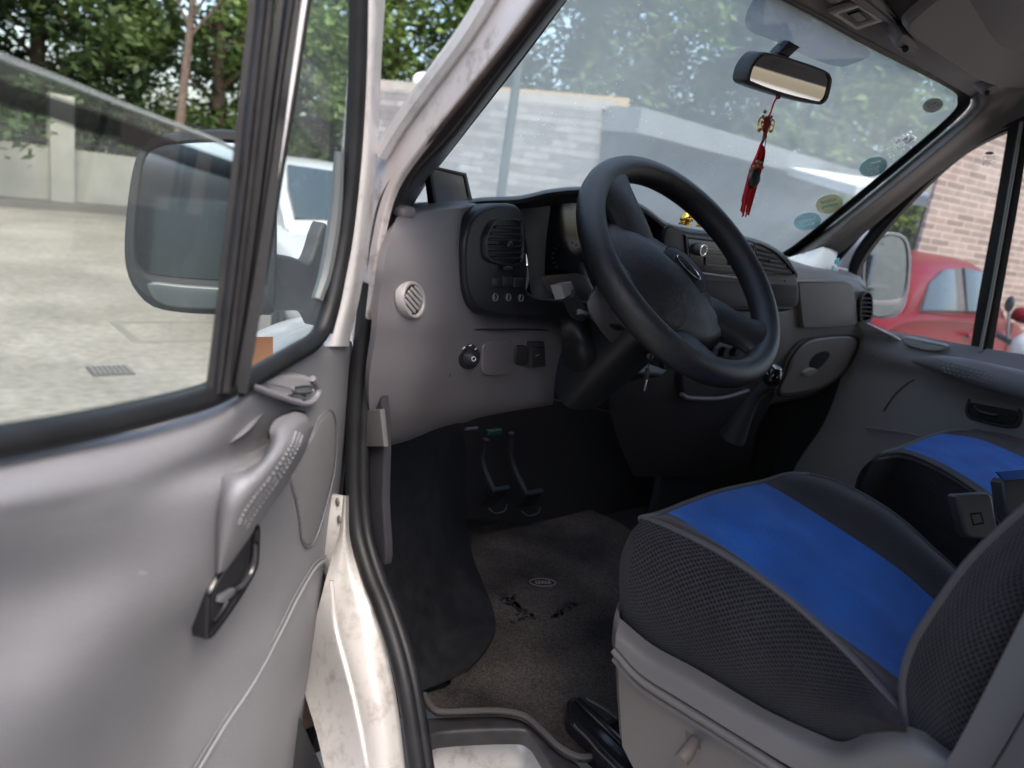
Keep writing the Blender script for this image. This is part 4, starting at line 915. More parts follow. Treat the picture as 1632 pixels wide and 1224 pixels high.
# backrest
bk = [[X(1452, 1195, -.655), X(1443, 1140, -.655), X(1440, 1085, -.655), X(1455, 1030, -.655), X(1488, 975, -.655), X(1540, 902, -.655), X(1600, 842, -.655), X(1660, 790, -.655)],
      [X(1480, 1210, -.665), X(1475, 1150, -.67), X(1475, 1095, -.672), X(1490, 1040, -.674), X(1520, 985, -.675), X(1570, 915, -.675), X(1625, 860, -.675), X(1690, 810, -.675)],
      [X(1530, 1240, -.665), X(1540, 1190, -.68), X(1545, 1130, -.69), X(1560, 1070, -.695), X(1590, 1010, -.695), X(1630, 940, -.695), X(1690, 890, -.695), X(1750, 850, -.695)],
      [X(1640, 1260, -.655), X(1660, 1230, -.66), X(1670, 1180, -.66), X(1690, 1120, -.66), X(1720, 1060, -.66), X(1760, 1000, -.66), X(1800, 950, -.66), X(1850, 910, -.66)]]
bkm = MB().grid(bk, 5); e0 = bk[0]
fb = [e0, [p+V((.08, -.03, .0)) for p in e0], [p+V((.25, -.045, .0)) for p in e0], [p+V((.42, -.03, 0)) for p in e0], [p+V((.49, 0, 0)) for p in e0]]
g2 = MB().grid(fb, 4); bkm.add(g2.v, g2.f, g2.uv)
bo = bkm.build('backrest', M['fabblack'], cu)
MB().tube(e0, .0045, 8, k=5).build('piping', M['piping'], cu)
# seat base (pedestal trim)
b0 = [px([(988, 985), (1040, 1028), (1110, 1066), (1215, 1128), (1300, 1168), (1345, 1182), (1400, 1160), (1450, 1158), (1520, 1192), (1580, 1240)], -.668),
      px([(982, 1010), (1030, 1050), (1100, 1090), (1205, 1150), (1290, 1195), (1340, 1208), (1400, 1195), (1455, 1192), (1510, 1220), (1560, 1260)], -.690),
      px([(980, 1030), (1022, 1075), (1090, 1118), (1190, 1180), (1270, 1228), (1320, 1250), (1390, 1250), (1440, 1260), (1490, 1280), (1540, 1300)], -.695)]
base = MB().grid(b0, 5, .004)
b1 = [px([(980, 1044), (1020, 1090), (1086, 1134), (1180, 1194), (1255, 1246), (1330, 1300)], -.683),
      px([(985, 1070), (1018, 1110), (1080, 1160), (1168, 1222), (1240, 1275), (1310, 1330)], -.675),
      px([(988, 1130), (1015, 1180), (1070, 1240), (1150, 1300), (1220, 1340), (1290, 1380)], -.668),
      px([(992, 1190), (1020, 1240), (1075, 1300), (1150, 1350), (1220, 1400), (1290, 1440)], -.666)]
MBs = MB().grid(b1, 4, .004); base.add(MBs.v, MBs.f, MBs.uv)
# front of base
f0 = [b0[0][0], b0[1][0], b0[2][0], b1[0][0], b1[1][0], b1[2][0], b1[3][0]]
fg = [[p for p in f0], [p+V((.05, .035, 0)) for p in f0], [p+V((.25, .05, 0)) for p in f0], [p+V((.48, .04, 0)) for p in f0]]
MBs = MB().grid(fg, 4); base.add(MBs.v, MBs.f, MBs.uv)
ba = base.build('base', M['seatbase'], cu)
for dy, r_ in [(0, .0055), (13, .0045)]:
    MB().tube(px([(979, 1036+dy), (1021, 1082+dy), (1088, 1126+dy), (1185, 1187+dy), (1262, 1238+dy), (1330, 1290+dy)], -.690 if dy == 0 else -.684), r_, 8, k=4).build('moulding', M['seatbase'], cu)
SLP = PX(-.676)
MB().plate(outline([(1091, 1148), (1112, 1156), (1116, 1195), (1092, 1180)], SLP, 2, False), V((-1, 0, 0)), .002, .001).build('lever_slot', mat('slot_shadow', (.08, .07, .065), .7), cu)
MB().tube([X(1108, 1178, -.675), X(1098, 1195, -.695), X(1085, 1212, -.71)], [.006, .008, .0085], 10, k=3).build('height_lever', mat('lever_brown', (.13, .11, .1), .4), cu)

# ---- passenger seat ---------------------------------------------------------------------------
def zc(x, y, z): return Z(x, y, z)
T = [[zc(1393, 732, 1.07), zc(1405, 722, 1.085), zc(1435, 713, 1.085), zc(1470, 699, 1.09), zc(1498, 690, 1.09), zc(1530, 685, 1.095), zc(1562, 687, 1.085)],
     [zc(1440, 728, 1.075), zc(1448, 724, 1.085), zc(1480, 728, 1.083), zc(1530, 712, 1.085), zc(1560, 700, 1.087), zc(1590, 690, 1.09), zc(1620, 697, 1.08)],
     [zc(1500, 752, 1.07), zc(1506, 750, 1.078), zc(1535, 757, 1.075), zc(1580, 736, 1.078), zc(1615, 722, 1.08), zc(1640, 710, 1.085), zc(1670, 715, 1.07)],
     [zc(1560, 792, 1.06), zc(1566, 791, 1.066), zc(1590, 795, 1.06), zc(1640, 768, 1.065), zc(1680, 750, 1.07), zc(1700, 735, 1.075), zc(1720, 745, 1.06)],
     [zc(1600, 840, 1.03), zc(1606, 838, 1.04), zc(1640, 840, 1.04), zc(1700, 810, 1.045), zc(1740, 790, 1.05), zc(1760, 775, 1.055), zc(1780, 785, 1.04)]]
cols = list(map(list, zip(*T))); dense = [spline(c_, 6) for c_ in cols]; nrow = len(dense[0])
full = [spline([dense[j][i] for j in range(7)], 6) for i in range(nrow)]
pc = MB()
for a, b in [(0, 12), (24, 36)]:
    v, f, uv = sub(a, b); pc.add(v, f, uv, 0)
L_ = [full[i][0] for i in range(nrow)]
lr = L_[::6]
MBs = MB().grid([lr, [p+V((-.02, .0, -.035)) for p in lr], [p+V((-.02, 0, -.09)) for p in lr], [p+V((.0, 0, -.16)) for p in lr], [p+V((.0, 0, -.4)) for p in lr]], 5); pc.add(MBs.v, MBs.f, MBs.uv, 1)
F_ = [full[0][i] for i in (0, 6, 12, 18, 24, 30, 36)]
MBs = MB().grid([F_, [p+V((-.0, .02, -.035)) for p in F_], [p+V((0, .02, -.09)) for p in F_], [p+V((0, 0, -.16)) for p in F_], [p+V((0, 0, -.4)) for p in F_]], 5); pc.add(MBs.v, MBs.f, MBs.uv, 1)
ps = pc.build('passenger_seat', [M['fabdark'], M['fabblack']], van); ps['label'] = 'passenger seat, charcoal mesh cover with a blue stripe'
v, f, uv = sub(12, 24); MB().add(v, f, uv).build('stripe_panel', M['fabblue'], ps)
pp_ = MB().tube(L_, .004, 8); pp_.tube(full[0], .004, 8); pp_.build('piping', M['piping'], ps)
# belt buckles
def buckle(pts, pl, th_, face, strap):
    o = MB().plate(outline(pts, pl, 3, False), nrm(pl), th_, .005).build('belt_buckle', mat('buckle_grey', (.06, .06, .066), .45, bump=.15), van)
    if face: MB().ring(outline(face, shift(pl, .001), 2, False), outline([((a-face[0][0]-face[2][0]+ (face[0][0]+face[2][0])/2)*1, b) for a, b in face] if False else [(face[0][0]+3, face[0][1]+3), (face[1][0]-3, face[1][1]+3), (face[2][0]-3, face[2][1]-3), (face[3][0]+3, face[3][1]-3)], shift(pl, .001), 2, False), nrm(pl), .002, .0006).build('release_button', M['satin'], o)
    MB().tube([hit(a, b, shift(pl, -.01)) for a, b in strap], .014, 8, flat=.4, k=3).build('strap', M['dark'], o)
    return o
BP = (X(1550, 825, -.06), V((-.62, -.72, .3)).normalized())
buckle([(1523, 792), (1528, 789), (1575, 786), (1582, 792), (1592, 850), (1575, 862), (1545, 858), (1538, 850)], BP, .022, [(1546, 818), (1565, 816), (1570, 835), (1551, 838)], [(1560, 855), (1575, 880), (1600, 920)])
BP2 = (X(1620, 775, .12), V((-.62, -.72, .3)).normalized())
b_ = buckle([(1597, 770), (1602, 763), (1640, 760), (1650, 800), (1640, 830), (1605, 826)], BP2, .03, None, [(1620, 820), (1625, 850), (1640, 900)])
MB().plate(outline([(1588, 752), (1632, 748), (1640, 762), (1600, 766)], shift(BP2, .01), 2, False), nrm(BP2), .004, .001).build('belt_tongue', mat('blue_strap_edge', (.02, .1, .4), .5), b_)

# ---- B pillar corner and belt in the near right corner -------------------------------------
bp_ = [[V((-.93, -.56, z)) for z in (.6, .9, 1.2, 1.6, 1.95)], [V((-.99, -.66, z)) for z in (.6, .9, 1.2, 1.6, 1.9)], [V((-.99, -.80, z)) for z in (.6, .9, 1.2, 1.6, 1.9)]]
bl_ = [[X(1478, 1262, -.72), X(1520, 1195, -.72), X(1570, 1100, -.72), X(1625, 990, -.72), X(1680, 880, -.72)],
       [X(1545, 1275, -.72), X(1585, 1215, -.72), X(1635, 1130, -.72), X(1690, 1030, -.72), X(1740, 930, -.72)]]
MB().grid(bl_, 4, .002).build('seat_belt', mat('belt_webbing', (.07, .07, .075), .6, bump=.5, bscale=500), van)
bq = [[X(1530, 1300, -.76), X(1590, 1215, -.76), X(1640, 1130, -.76), X(1700, 1040, -.76)], [X(1600, 1330, -.80), X(1660, 1250, -.80), X(1700, 1180, -.80), X(1760, 1090, -.80)], [X(1700, 1400, -.85), X(1780, 1300, -.85), X(1820, 1220, -.85), X(1860, 1140, -.85)]]
MB().grid(bq, 4, .004).build('pillar_cover', M['seatbase'], van)

# ---- passenger door --------------------------------------------------------------------------
PD = .86
g = [[X(1360, 500, PD+.02), X(1400, 522, PD+.02), X(1480, 538, PD+.02), X(1560, 553, PD+.02), X(1640, 566, PD+.02), X(1740, 580, PD+.02)],
     [X(1358, 508, PD-.0), X(1398, 532, PD-.0), X(1478, 550, PD-.0), X(1560, 567, PD-.0), X(1640, 580, PD-.0), X(1740, 596, PD-.0)],
     [X(1352, 540, PD-.02), X(1395, 562, PD-.02), X(1478, 582, PD-.03), X(1560, 600, PD-.05), X(1640, 618, PD-.05), X(1740, 636, PD-.05)],
     [X(1345, 580, PD), X(1390, 590, PD), X(1475, 604, PD-.01), X(1560, 622, PD-.03), X(1640, 640, PD-.03), X(1740, 660, PD-.03)],
     [X(1335, 620, PD), X(1385, 625, PD), X(1470, 632, PD), X(1560, 645, PD), X(1640, 660, PD), X(1740, 680, PD)],
     [X(1310, 680, PD), X(1370, 684, PD), X(1460, 692, PD), X(1560, 700, PD), X(1640, 712, PD), X(1740, 730, PD)],
     [X(1260, 760, PD-.02), X(1350, 770, PD-.02), X(1450, 790, PD-.02), X(1560, 800, PD-.02), X(1640, 820, PD-.02), X(1740, 840, PD-.02)],
     [X(1220, 900, PD-.02), X(1330, 930, PD-.02), X(1440, 980, PD-.02), X(1560, 1000, PD-.02), X(1640, 1020, PD-.02), X(1740, 1040, PD-.02)]]
pdo = MB().grid(g, 5, .02).build('passenger_door', M['pdoor'], van)
pdo['label'] = 'closed passenger door with grey trim'
# armrest with grip bumps
ar = MB().tube([X(1455, 575, PD-.02), X(1490, 578, PD-.045), X(1540, 590, PD-.065), X(1600, 606, PD-.07), X(1700, 630, PD-.07)], [.006, .02, .030, .034, .036], 16, k=5)
for i in range(26):
    for j in range(4):
        t = i/25; x = 1500+t*190; y = 580+t*46+j*6-5; ar.ell(X(x+j*2, y, PD-.098-.004*sin(j)), (.0028, .0034, .0028), n=6)
ar.build('armrest', M['pdoor'], pdo)
DHP = PX(PD-.004)
MB().ring(outline([(1540, 640), (1544, 632), (1556, 629), (1600, 636), (1622, 643), (1629, 652), (1627, 672), (1620, 682), (1600, 682), (1556, 672), (1542, 666), (1537, 655)], DHP, 4), outline([(1546, 643), (1550, 637), (1558, 635), (1598, 642), (1615, 648), (1621, 655), (1620, 669), (1613, 675), (1600, 675), (1558, 666), (1548, 661), (1544, 653)], DHP, 4), V((-1, 0, 0)), .02, .004).build('handle_bezel', M['black'], pdo)
plate('handle_recess', [(1546, 643), (1558, 635), (1598, 642), (1621, 655), (1613, 675), (1558, 666), (1544, 653)], PX(PD-.001), .01, M['dark'], pdo)
MB().tube([X(a, b, PD-.012) for a, b in [(1552, 646), (1562, 656), (1585, 661), (1592, 660)]], [.004, .007, .006, .004], 8, k=4).build('release_lever', M['black'], pdo)
MB().tube([X(a, b, PD-.01) for a, b in [(1555, 668), (1590, 677), (1612, 679)]], .003, 8, k=3).build('bezel_lip', M['satin'], pdo)
plate('switch_pod', [(1436, 538), (1445, 536), (1480, 543), (1508, 550), (1500, 558), (1480, 559), (1455, 554), (1440, 547)], PX(PD-.025), .02, mat('pale_pod', (.42, .41, .4), .5), pdo, bev=.006)  # pale colour imitates the light reflected off the pod
MB().tube([X(a, b, PD-.004) for a, b in [(1408, 655), (1425, 630), (1445, 612), (1468, 600)]], .0018, 6, k=4).build('speaker_seam', M['dark'], pdo)
MB().tube([X(a, b, PD-.014) for a, b in [(1380, 682), (1430, 688), (1470, 696)]], .004, 6, k=4).build('pocket_rim', M['pdoor'], pdo)
MB().tube([X(a, b, PD-.016) for a, b in [(1390, 568), (1430, 570), (1455, 580)]], .0015, 6, k=4).build('panel_seam', M['dark'], pdo)
# window frame and glass
PG = PX(.90)
wo = [(1366, 512), (1352, 470), (1352, 420), (1380, 372), (1440, 305), (1510, 240), (1570, 202), (1660, 165), (1760, 140), (1760, 600), (1640, 580), (1560, 567), (1470, 548), (1400, 534)]
wi = [(1377, 517), (1366, 470), (1366, 430), (1394, 384), (1450, 320), (1515, 258), (1572, 222), (1650, 192), (1745, 170), (1745, 596), (1640, 577), (1562, 564), (1474, 547), (1404, 532)]
MB().ring(outline(wo, PX(.885), 4), outline(wi, PX(.885), 4), V((-1, 0, 0)), .03, .006).build('window_frame', M['rubber'], pdo)
gq = outline(wi, PX(.905), 4); gq_ = mesh_obj('window_glass', gq, [tuple(range(len(gq)))], M['pglass'], pdo, smooth=False)
MB().tube([X(a, b, .87) for a, b in [(1318, 432), (1340, 408), (1390, 352), (1450, 296), (1530, 234), (1580, 208), (1632, 190), (1700, 170)]], .008, 8, k=5).build('frame_highlight_seal', M['satin'], pdo)
dv = MB().grid([[X(1608, 196, .893), X(1586, 330, .893), X(1560, 470, .893), X(1545, 566, .893)], [X(1626, 190, .875), X(1604, 330, .875), X(1580, 470, .875), X(1564, 568, .875)], [X(1645, 186, .893), X(1622, 330, .893), X(1597, 470, .893), X(1580, 572, .893)]], 4, .01)
dv.build('window_divider', M['rubber'], pdo)
MB().tube([X(1629, 190, .868), X(1605, 330, .868), X(1580, 470, .868), X(1562, 560, .868)], .0045, 8, k=4).build('divider_strip', mat('divider_grey', (.28, .27, .25), .35), pdo)
# etched window mark
wm = MB(); rnd = random.Random(3)
wm.plate([X(1577+7*cos(t*pi/8), 244+2.4*sin(t*pi/8), .903) for t in range(16)], V((-1, 0, 0)), .0008, .0002)
for r_ in range(6):
    for c_ in range(6):
        if rnd.random() < .75: a, b = 1566+c_*3.4, 250+r_*2.6; wm.tube([X(a, b, .903), X(a+2.2, b+.6, .903)], .0008, 5)
wm.build('etched_mark', mat('etch_grey', (.22, .17, .17), .6), gq_)

# passenger outside mirror
c0 = X(1415, 440, 1.12); mn = V((sin(radians(205)), cos(radians(205)), .04)).normalized(); MP = (c0, mn)
mo = [(1376, 410), (1384, 388), (1400, 375), (1420, 370), (1440, 374), (1451, 388), (1454, 420), (1451, 460), (1444, 490), (1430, 505), (1410, 508), (1392, 506), (1380, 500), (1374, 460)]
mi = [(1383, 412), (1390, 393), (1403, 381), (1420, 376), (1436, 380), (1444, 392), (1447, 420), (1444, 455), (1437, 474), (1425, 478), (1405, 479), (1390, 478), (1385, 470), (1381, 440)]
pm = MB().plate(outline(mo, shift(MP, -.012), 4), mn, .10, .02).build('side_mirror', mat('mirror_shell', (.16, .165, .18), .4, bump=.2), van)
MB().ring(outline(mo, MP, 4), outline(mi, MP, 4), mn, .02, .006).build('rim', mat('mirror_rim', (.13, .135, .15), .4), pm)
gm_ = outline(mi, shift(MP, -.006), 4); mesh_obj('mirror_glass', gm_, [tuple(range(len(gm_)))], M['mirror'], pm, smooth=False)
gm_ = outline([(1390, 486), (1410, 487), (1426, 486), (1424, 498), (1410, 503), (1393, 502)], shift(MP, .004), 4); mesh_obj('spot_mirror', gm_, [tuple(range(len(gm_)))], M['mirror'], pm, smooth=False)
MB().tube([c0+V((-.06, .06, -.08)), c0+V((-.25, .12, -.10))], [.035, .04], 12, flat=.7).build('arm', M['black'], pm)

# ---- interior mirror --------------------------------------------------------------------------
c0 = Y(1258, 125, .02)
IN = (c0, V((-.15, -.98, -.125)).normalized())
io = [(1190, 122), (1194, 108), (1206, 90), (1222, 83), (1260, 92), (1315, 111), (1326, 122), (1327, 132), (1322, 155), (1315, 165), (1304, 167), (1260, 157), (1220, 145), (1196, 136), (1190, 130)]
ii = [(1196, 123), (1200, 109), (1209, 95), (1222, 89), (1260, 98), (1311, 116), (1320, 124), (1321, 132), (1316, 152), (1311, 159), (1303, 161), (1260, 151), (1222, 139), (1200, 130), (1196, 128)]
im = MB().ring(outline(io, IN, 4), outline(ii, IN, 4), nrm(IN), .02, .004); im.plate(outline(io, shift(IN, -.008), 4), nrm(IN), .03, .012)
irm = im.build('rear_view_mirror', M['black'], van)
q_ = outline(ii, shift(IN, -.003), 4); mesh_obj('mirror_glass', q_, [tuple(range(len(q_)))], M['mirror'], irm, smooth=False)
MB().plate(outline([(1241, 84), (1259, 65), (1276, 75), (1258, 92)], shift(IN, -.02), 2, False), nrm(IN), .02, .003).build('mount', M['black'], irm)
MB().tube([hit(1240, 152, shift(IN, -.004)), hit(1240, 157, shift(IN, -.004))], .004, 8).build('anti_glare_tab', M['black'], irm)

# ---- DRIVER DOOR --------------------------------------------------------------------------------
Q = X(555, 540, -.965); DAZ = radians(52)
DD = V((-sin(DAZ), -cos(DAZ), 0)); DN = V((cos(DAZ), -sin(DAZ), 0))      # DN faces the cabin side (camera)
if (CAM-Q).dot(DN) < 0: DN = -DN
def D(x, y, off=0): return hit(x, y, (Q+DN*off, DN))
def DPL(off): return (Q+DN*off, DN)
g = [[D(-130, 752, -.015), D(0, 728, -.015), D(110, 706, -.015), D(230, 684, -.015), D(340, 648, -.015), D(400, 608, -.012), D(455, 574, -.012), D(505, 546, -.010), D(545, 536, -.012), D(561, 545, -.03)],
     [D(-130, 775, .010), D(0, 752, .010), D(110, 730, .010), D(230, 705, .008), D(340, 668, .004), D(400, 630, .003), D(455, 596, .0), D(505, 564, .0), D(545, 555, -.002), D(562, 562, -.03)],
     [D(-130, 815, .028), D(0, 795, .027), D(110, 775, .024), D(225, 745, .020), D(325, 712, .012), D(395, 676, .000), D(455, 645, -.004), D(505, 620, .0), D(543, 610, -.002), D(560, 625, -.03)],
     [D(-130, 850, .026), D(0, 830, .026), D(110, 812, .023), D(222, 782, .022), D(338, 740, .006), D(398, 722, -.008), D(450, 692, -.004), D(500, 660, .0), D(541, 650, -.002), D(557, 665, -.03)],
     [D(-130, 890, .022), D(0, 870, .021), D(110, 850, .020), D(220, 822, .022), D(322, 785, .022), D(380, 760, .020), D(455, 725, .004), D(500, 700, .002), D(538, 695, -.002), D(553, 710, -.03)],
     [D(-130, 970, .007), D(0, 950, .008), D(110, 930, .012), D(215, 900, .020), D(318, 862, .024), D(390, 832, .016), D(450, 805, .004), D(492, 790, .002), D(528, 790, -.002), D(544, 805, -.03)],
     [D(-130, 1060, .012), D(0, 1040, .013), D(105, 1020, .018), D(205, 990, .022), D(305, 950, .020), D(378, 920, .008), D(438, 890, .002), D(480, 880, .002), D(515, 885, -.002), D(530, 905, -.03)],
     [D(-130, 1150, .026), D(0, 1130, .026), D(100, 1110, .024), D(195, 1080, .014), D(285, 1040, .002), D(358, 1005, -.002), D(420, 975, .0), D(464, 965, .004), D(500, 975, .002), D(514, 990, -.03)],
     [D(-130, 1260, .03), D(0, 1240, .028), D(95, 1220, .016), D(180, 1190, .002), D(265, 1150, -.006), D(335, 1115, .0), D(400, 1085, .008), D(446, 1075, .012), D(482, 1085, .006), D(496, 1095, -.03)],
     [D(-130, 1380, .02), D(0, 1370, .015), D(90, 1350, .002), D(170, 1320, -.006), D(250, 1280, -.004), D(318, 1300, .006), D(382, 1300, .016), D(428, 1300, .018), D(455, 1300, .010), D(465, 1300, -.03)]]
dd = MB().grid(g, 5, .03, k2=5).build('driver_door', M['door'], van)
dd['label'] = 'open driver door with light grey trim'
sfm = mat('pale_scuff', (.34, .34, .36), .6); rnd = random.Random(9)
for (cx_, cy_, n_, sp_) in [(118, 786, 3, 6), (232, 925, 5, 10), (290, 905, 4, 7)]:
    sf = MB()
    for i in range(n_):
        x, y = cx_+rnd.gauss(0, sp_*.5), cy_+rnd.gauss(0, sp_); hitp = D(x, y, .0); 
        sf.tube([D(x, y, .0215), D(x+rnd.uniform(-3, 4), y-rnd.uniform(1, 7), .0215)], .0004, 4)
    sf.build('scuff', sfm, dd)
# seams
MB().tube([D(a, b, .0065) for a, b in [(519, 886), (500, 900), (470, 950), (440, 1010), (400, 1082)]]+[D(a, b, .005) for a, b in [(355, 1150), (300, 1240)]], .0013, 6, k=4).build('pocket_seam', mat('seam_shadow', (.12, .12, .13), .5), dd)
MB().tube([D(a, b, o) for a, b, o in [(522, 890, .006), (503, 905, .0065), (474, 955, .0075), (444, 1016, .008), (405, 1088, .009), (360, 1155, .006), (306, 1244, .006)]], .0018, 8, k=4).build('pocket_rim', M['door'], dd)
# door pocket end and hinge check at the bottom
MB().plate(outline([(455, 1142), (470, 1132), (482, 1146), (515, 1224), (520, 1260), (450, 1260), (450, 1180)], DPL(.005), 3, False), DN, .03, .003).build('door_pocket', mat('pocket_black', (.03, .03, .034), .5), dd)
hg = MB(); hg.box(D(478, 1115, -.03), (.035, .05, .06), bev=.006); hg.build('door_hinge', mat('hinge_brown', (.10, .06, .045), .7, var=.4, vscale=50), van)
# pull handle / armrest
RC = DPL(.014)
hL = [(358, 905), (346, 880), (345, 830), (352, 775), (362, 752), (385, 752), (412, 744), (432, 718), (430, 690), (442, 668), (466, 658), (486, 658)]
rows = [[D(343, 918, .015), D(343, 880, .018), D(344, 835, .02), D(349, 790, .02), D(358, 755, .02), D(390, 753, .024), D(416, 735, .028), D(432, 705, .026), D(430, 685, .018), D(442, 667, .010), D(470, 656, .006)],
        [D(347, 915, .022), D(350, 878, .028), D(354, 835, .034), D(362, 795, .040), D(378, 768, .044), D(402, 754, .048), D(426, 730, .048), D(443, 702, .040), D(448, 682, .030), D(460, 668, .018), D(484, 660, .008)],
        [D(352, 912, .024), D(362, 880, .032), D(372, 848, .040), D(384, 815, .047), D(402, 788, .052), D(424, 762, .054), D(446, 732, .052), D(462, 705, .044), D(468, 688, .034), D(478, 674, .022), D(492, 668, .008)],
        [D(358, 910, .020), D(374, 882, .026), D(390, 856, .032), D(406, 828, .036), D(425, 800, .038), D(444, 772, .038), D(463, 742, .036), D(478, 714, .030), D(484, 698, .024), D(490, 684, .016), D(498, 676, .004)],
        [D(362, 910, .008), D(382, 884, .008), D(400, 858, .008), D(418, 830, .008), D(436, 803, .008), D(454, 776, .008), D(472, 746, .008), D(487, 718, .006), D(492, 704, .006), D(496, 690, .004), D(502, 680, .0)]]
ph = MB().grid(rows, 5)
ph = ph.build('pull_handle', M['door'], dd)
gb_ = MB()
GPt = MB().grid(rows[2:4], 12)
# bumps laid on the handle face
import itertools
r2 = spline(rows[2], 12); r3 = spline(rows[3], 12)
for i in range(24):
    t = 30+i*2.9
    for j, w_ in enumerate((.12, .42, .72)):
        k0 = int(t)+(1 if j % 2 else 0)
        if k0 < len(r2):
            gb_.ell(r2[k0].lerp(r3[k0], w_)+DN*.0004, (.0019, .0019, .0016), n=8)
gb_.build('grip_bumps', M['door'], dd)
MB().tube([D(a, b, o) for a, b, o in [(347, 918, .012), (342, 880, .017), (342, 830, .018), (346, 790, .019)]], .0012, 6, k=4).build('handle_seam', M['dark'], dd)
MB().tube([D(a, b, o) for a, b, o in [(428, 700, .014), (430, 680, .012), (444, 664, .006), (468, 654, .004), (486, 657, .004)]], .001, 6, k=4).build('handle_seam', M['dark'], dd)
# speaker grille
def grille_mat():
    m = mat('speaker_mesh', (.17, .17, .18), .5, uvmode=True); t = m.node_tree; b = t.nodes['Principled BSDF']
    tc = t.nodes.new('ShaderNodeTexCoord'); vo = t.nodes.new('ShaderNodeTexVoronoi'); vo.inputs['Scale'].default_value = 420; vo.inputs['Randomness'].default_value = 0
    t.links.new(tc.outputs['UV'], vo.inputs['Vector']); r = t.nodes.new('ShaderNodeValToRGB'); r.color_ramp.elements[0].position = .3; r.color_ramp.elements[1].position = .45
    r.color_ramp.elements[0].color = (.05, .05, .055, 1); r.color_ramp.elements[1].color = (.24, .24, .25, 1)
    t.links.new(vo.outputs['Distance'], r.inputs[0]); t.links.new(r.outputs[0], b.inputs['Base Color']); return m
sg = plate('speaker_grille', [(527, 656), (533, 668), (535, 700), (532, 745), (522, 790), (508, 838), (498, 862), (490, 868), (484, 858), (480, 830), (474, 795), (466, 768), (474, 748), (490, 715), (508, 676), (518, 662)], DPL(.005), .008, grille_mat(), dd, bev=.002)
MB().tube(outline([(527, 654), (535, 668), (537, 700), (534, 747), (524, 792), (510, 841), (499, 866), (489, 872), (482, 860), (478, 830), (472, 796), (464, 768), (472, 746), (488, 713), (506, 674), (517, 659)], DPL(.004), 4), .0011, 6, closed=True).build('grille_edge', mat('grille_edge', (.1, .1, .11), .5), dd)
# window switches
sp_ = plate('switch_pod', [(404, 612), (430, 598), (470, 596), (500, 602), (509, 614), (506, 632), (494, 643), (470, 641), (430, 628)], DPL(.006), .012, mat('pod_grey', (.24, .24, .25), .42, bump=.3, bscale=500), dd, bev=.005)
MB().tube([D(a, b, .008) for a, b in [(402, 614), (430, 626), (462, 637), (488, 643), (503, 634), (508, 618), (498, 603)]], .0032, 8, k=5).build('pod_rim', M['door'], dd)
for pts in ([(472, 617), (492, 615), (499, 620), (494, 626), (474, 627), (469, 622)], [(458, 631), (470, 627), (484, 629), (488, 635), (480, 639), (464, 636)]):
    b_ = plate('window_switch', pts, DPL(.009), .004, M['door'], dd, bev=.0016, k=4)
    MB().tube(outline(pts, DPL(.0095), 4), .0009, 6, closed=True).build('window_switch_edge', M['silver'], dd)
# release handle
HB = DPL(.021)
ho = [(405, 838), (413, 834), (416, 845), (415, 880), (412, 905), (400, 930), (378, 965), (352, 1002), (338, 1019), (331, 1017), (331, 985), (334, 948), (346, 922), (370, 882), (392, 852)]
hi = [(404, 845), (409, 843), (411, 850), (410, 880), (407, 902), (396, 926), (374, 960), (350, 994), (338, 1008), (335, 1008), (335, 985), (338, 952), (349, 927), (373, 887), (393, 858)]
rb = MB().ring(outline(ho, HB, 3), outline(hi, HB, 3), DN, .014, .003).build('release_bezel', M['blackgloss'], dd)
plate('release_cup', hi, DPL(.0145), .006, M['dark'], dd, k=3)
MB().tube([D(a, b, .020) for a, b in [(407, 868), (406, 890), (400, 912), (388, 930), (378, 938)]], [.0018, .0026, .0028, .0026, .002], 8, k=4).build('release_lever', mat('lever_black', (.04, .04, .045), .15), dd)
MB().plate(outline([(350, 960), (352, 950), (372, 938), (378, 938), (374, 948), (358, 962)], DPL(.018), 2, False), DN, .004, .001).build('lock_tab', mat('tab_grey', (.13, .13, .14), .3), dd)
MB().tube([D(a, b, .019) for a, b in [(340, 990), (352, 975), (362, 958)]], .0018, 6, k=3).build('bezel_lip', M['satin'], dd)
# window rubber along the belt
bt = MB().tube([D(a, b, .0) for a, b in [(-140, 728), (0, 706), (120, 684), (230, 660), (320, 636), (362, 618), (375, 605)]], .011, 12, k=5, flat=.8)
bt.tube([D(a, b, -.008) for a, b in [(-140, 712), (0, 689), (120, 668), (230, 645), (320, 622), (352, 606)]], .005, 8, k=5)
bt.build('belt_seal', M['rubber'], dd)
# divider between main and quarter glass: two rubber channels and a bright strip
d1 = MB().grid([[D(404, -70, .0), D(404, 0, .0), D(390, 130, .0), D(372, 300, .0), D(352, 470, .0), D(334, 628, .0)], [D(428, -70, .012), D(422, 0, .012), D(408, 130, .012), D(390, 300, .012), D(370, 470, .012), D(350, 628, .012)], [D(448, -70, .0), D(440, 0, .0), D(425, 130, .0), D(405, 300, .0), D(384, 470, .0), D(362, 622, .0)]], 4, .012)
d1.build('window_channel', M['rubbergrey'], dd)
d2 = MB().grid([[D(455, -70, -.004), D(446, 0, -.004), D(430, 130, -.004), D(409, 300, -.004), D(387, 470, -.004), D(364, 625, -.004)], [D(478, -70, .01), D(466, 0, .01), D(447, 130, .01), D(424, 300, .01), D(398, 470, .01), D(371, 625, .01)], [D(495, -70, -.004), D(482, 0, -.004), D(462, 130, -.004), D(434, 300, -.004), D(406, 470, -.004), D(378, 628, -.004)]], 4, .012)
d2.build('divider_post', M['rubber'], dd)
MB().tube([D(499, -70, .002), D(485, 0, .002), D(465, 130, .002), D(437, 300, .002), D(408, 470, .002), D(375, 632, .002)], .0022, 8, k=5).build('divider_strip', mat('bright_strip', (.75, .75, .77), .25), dd)
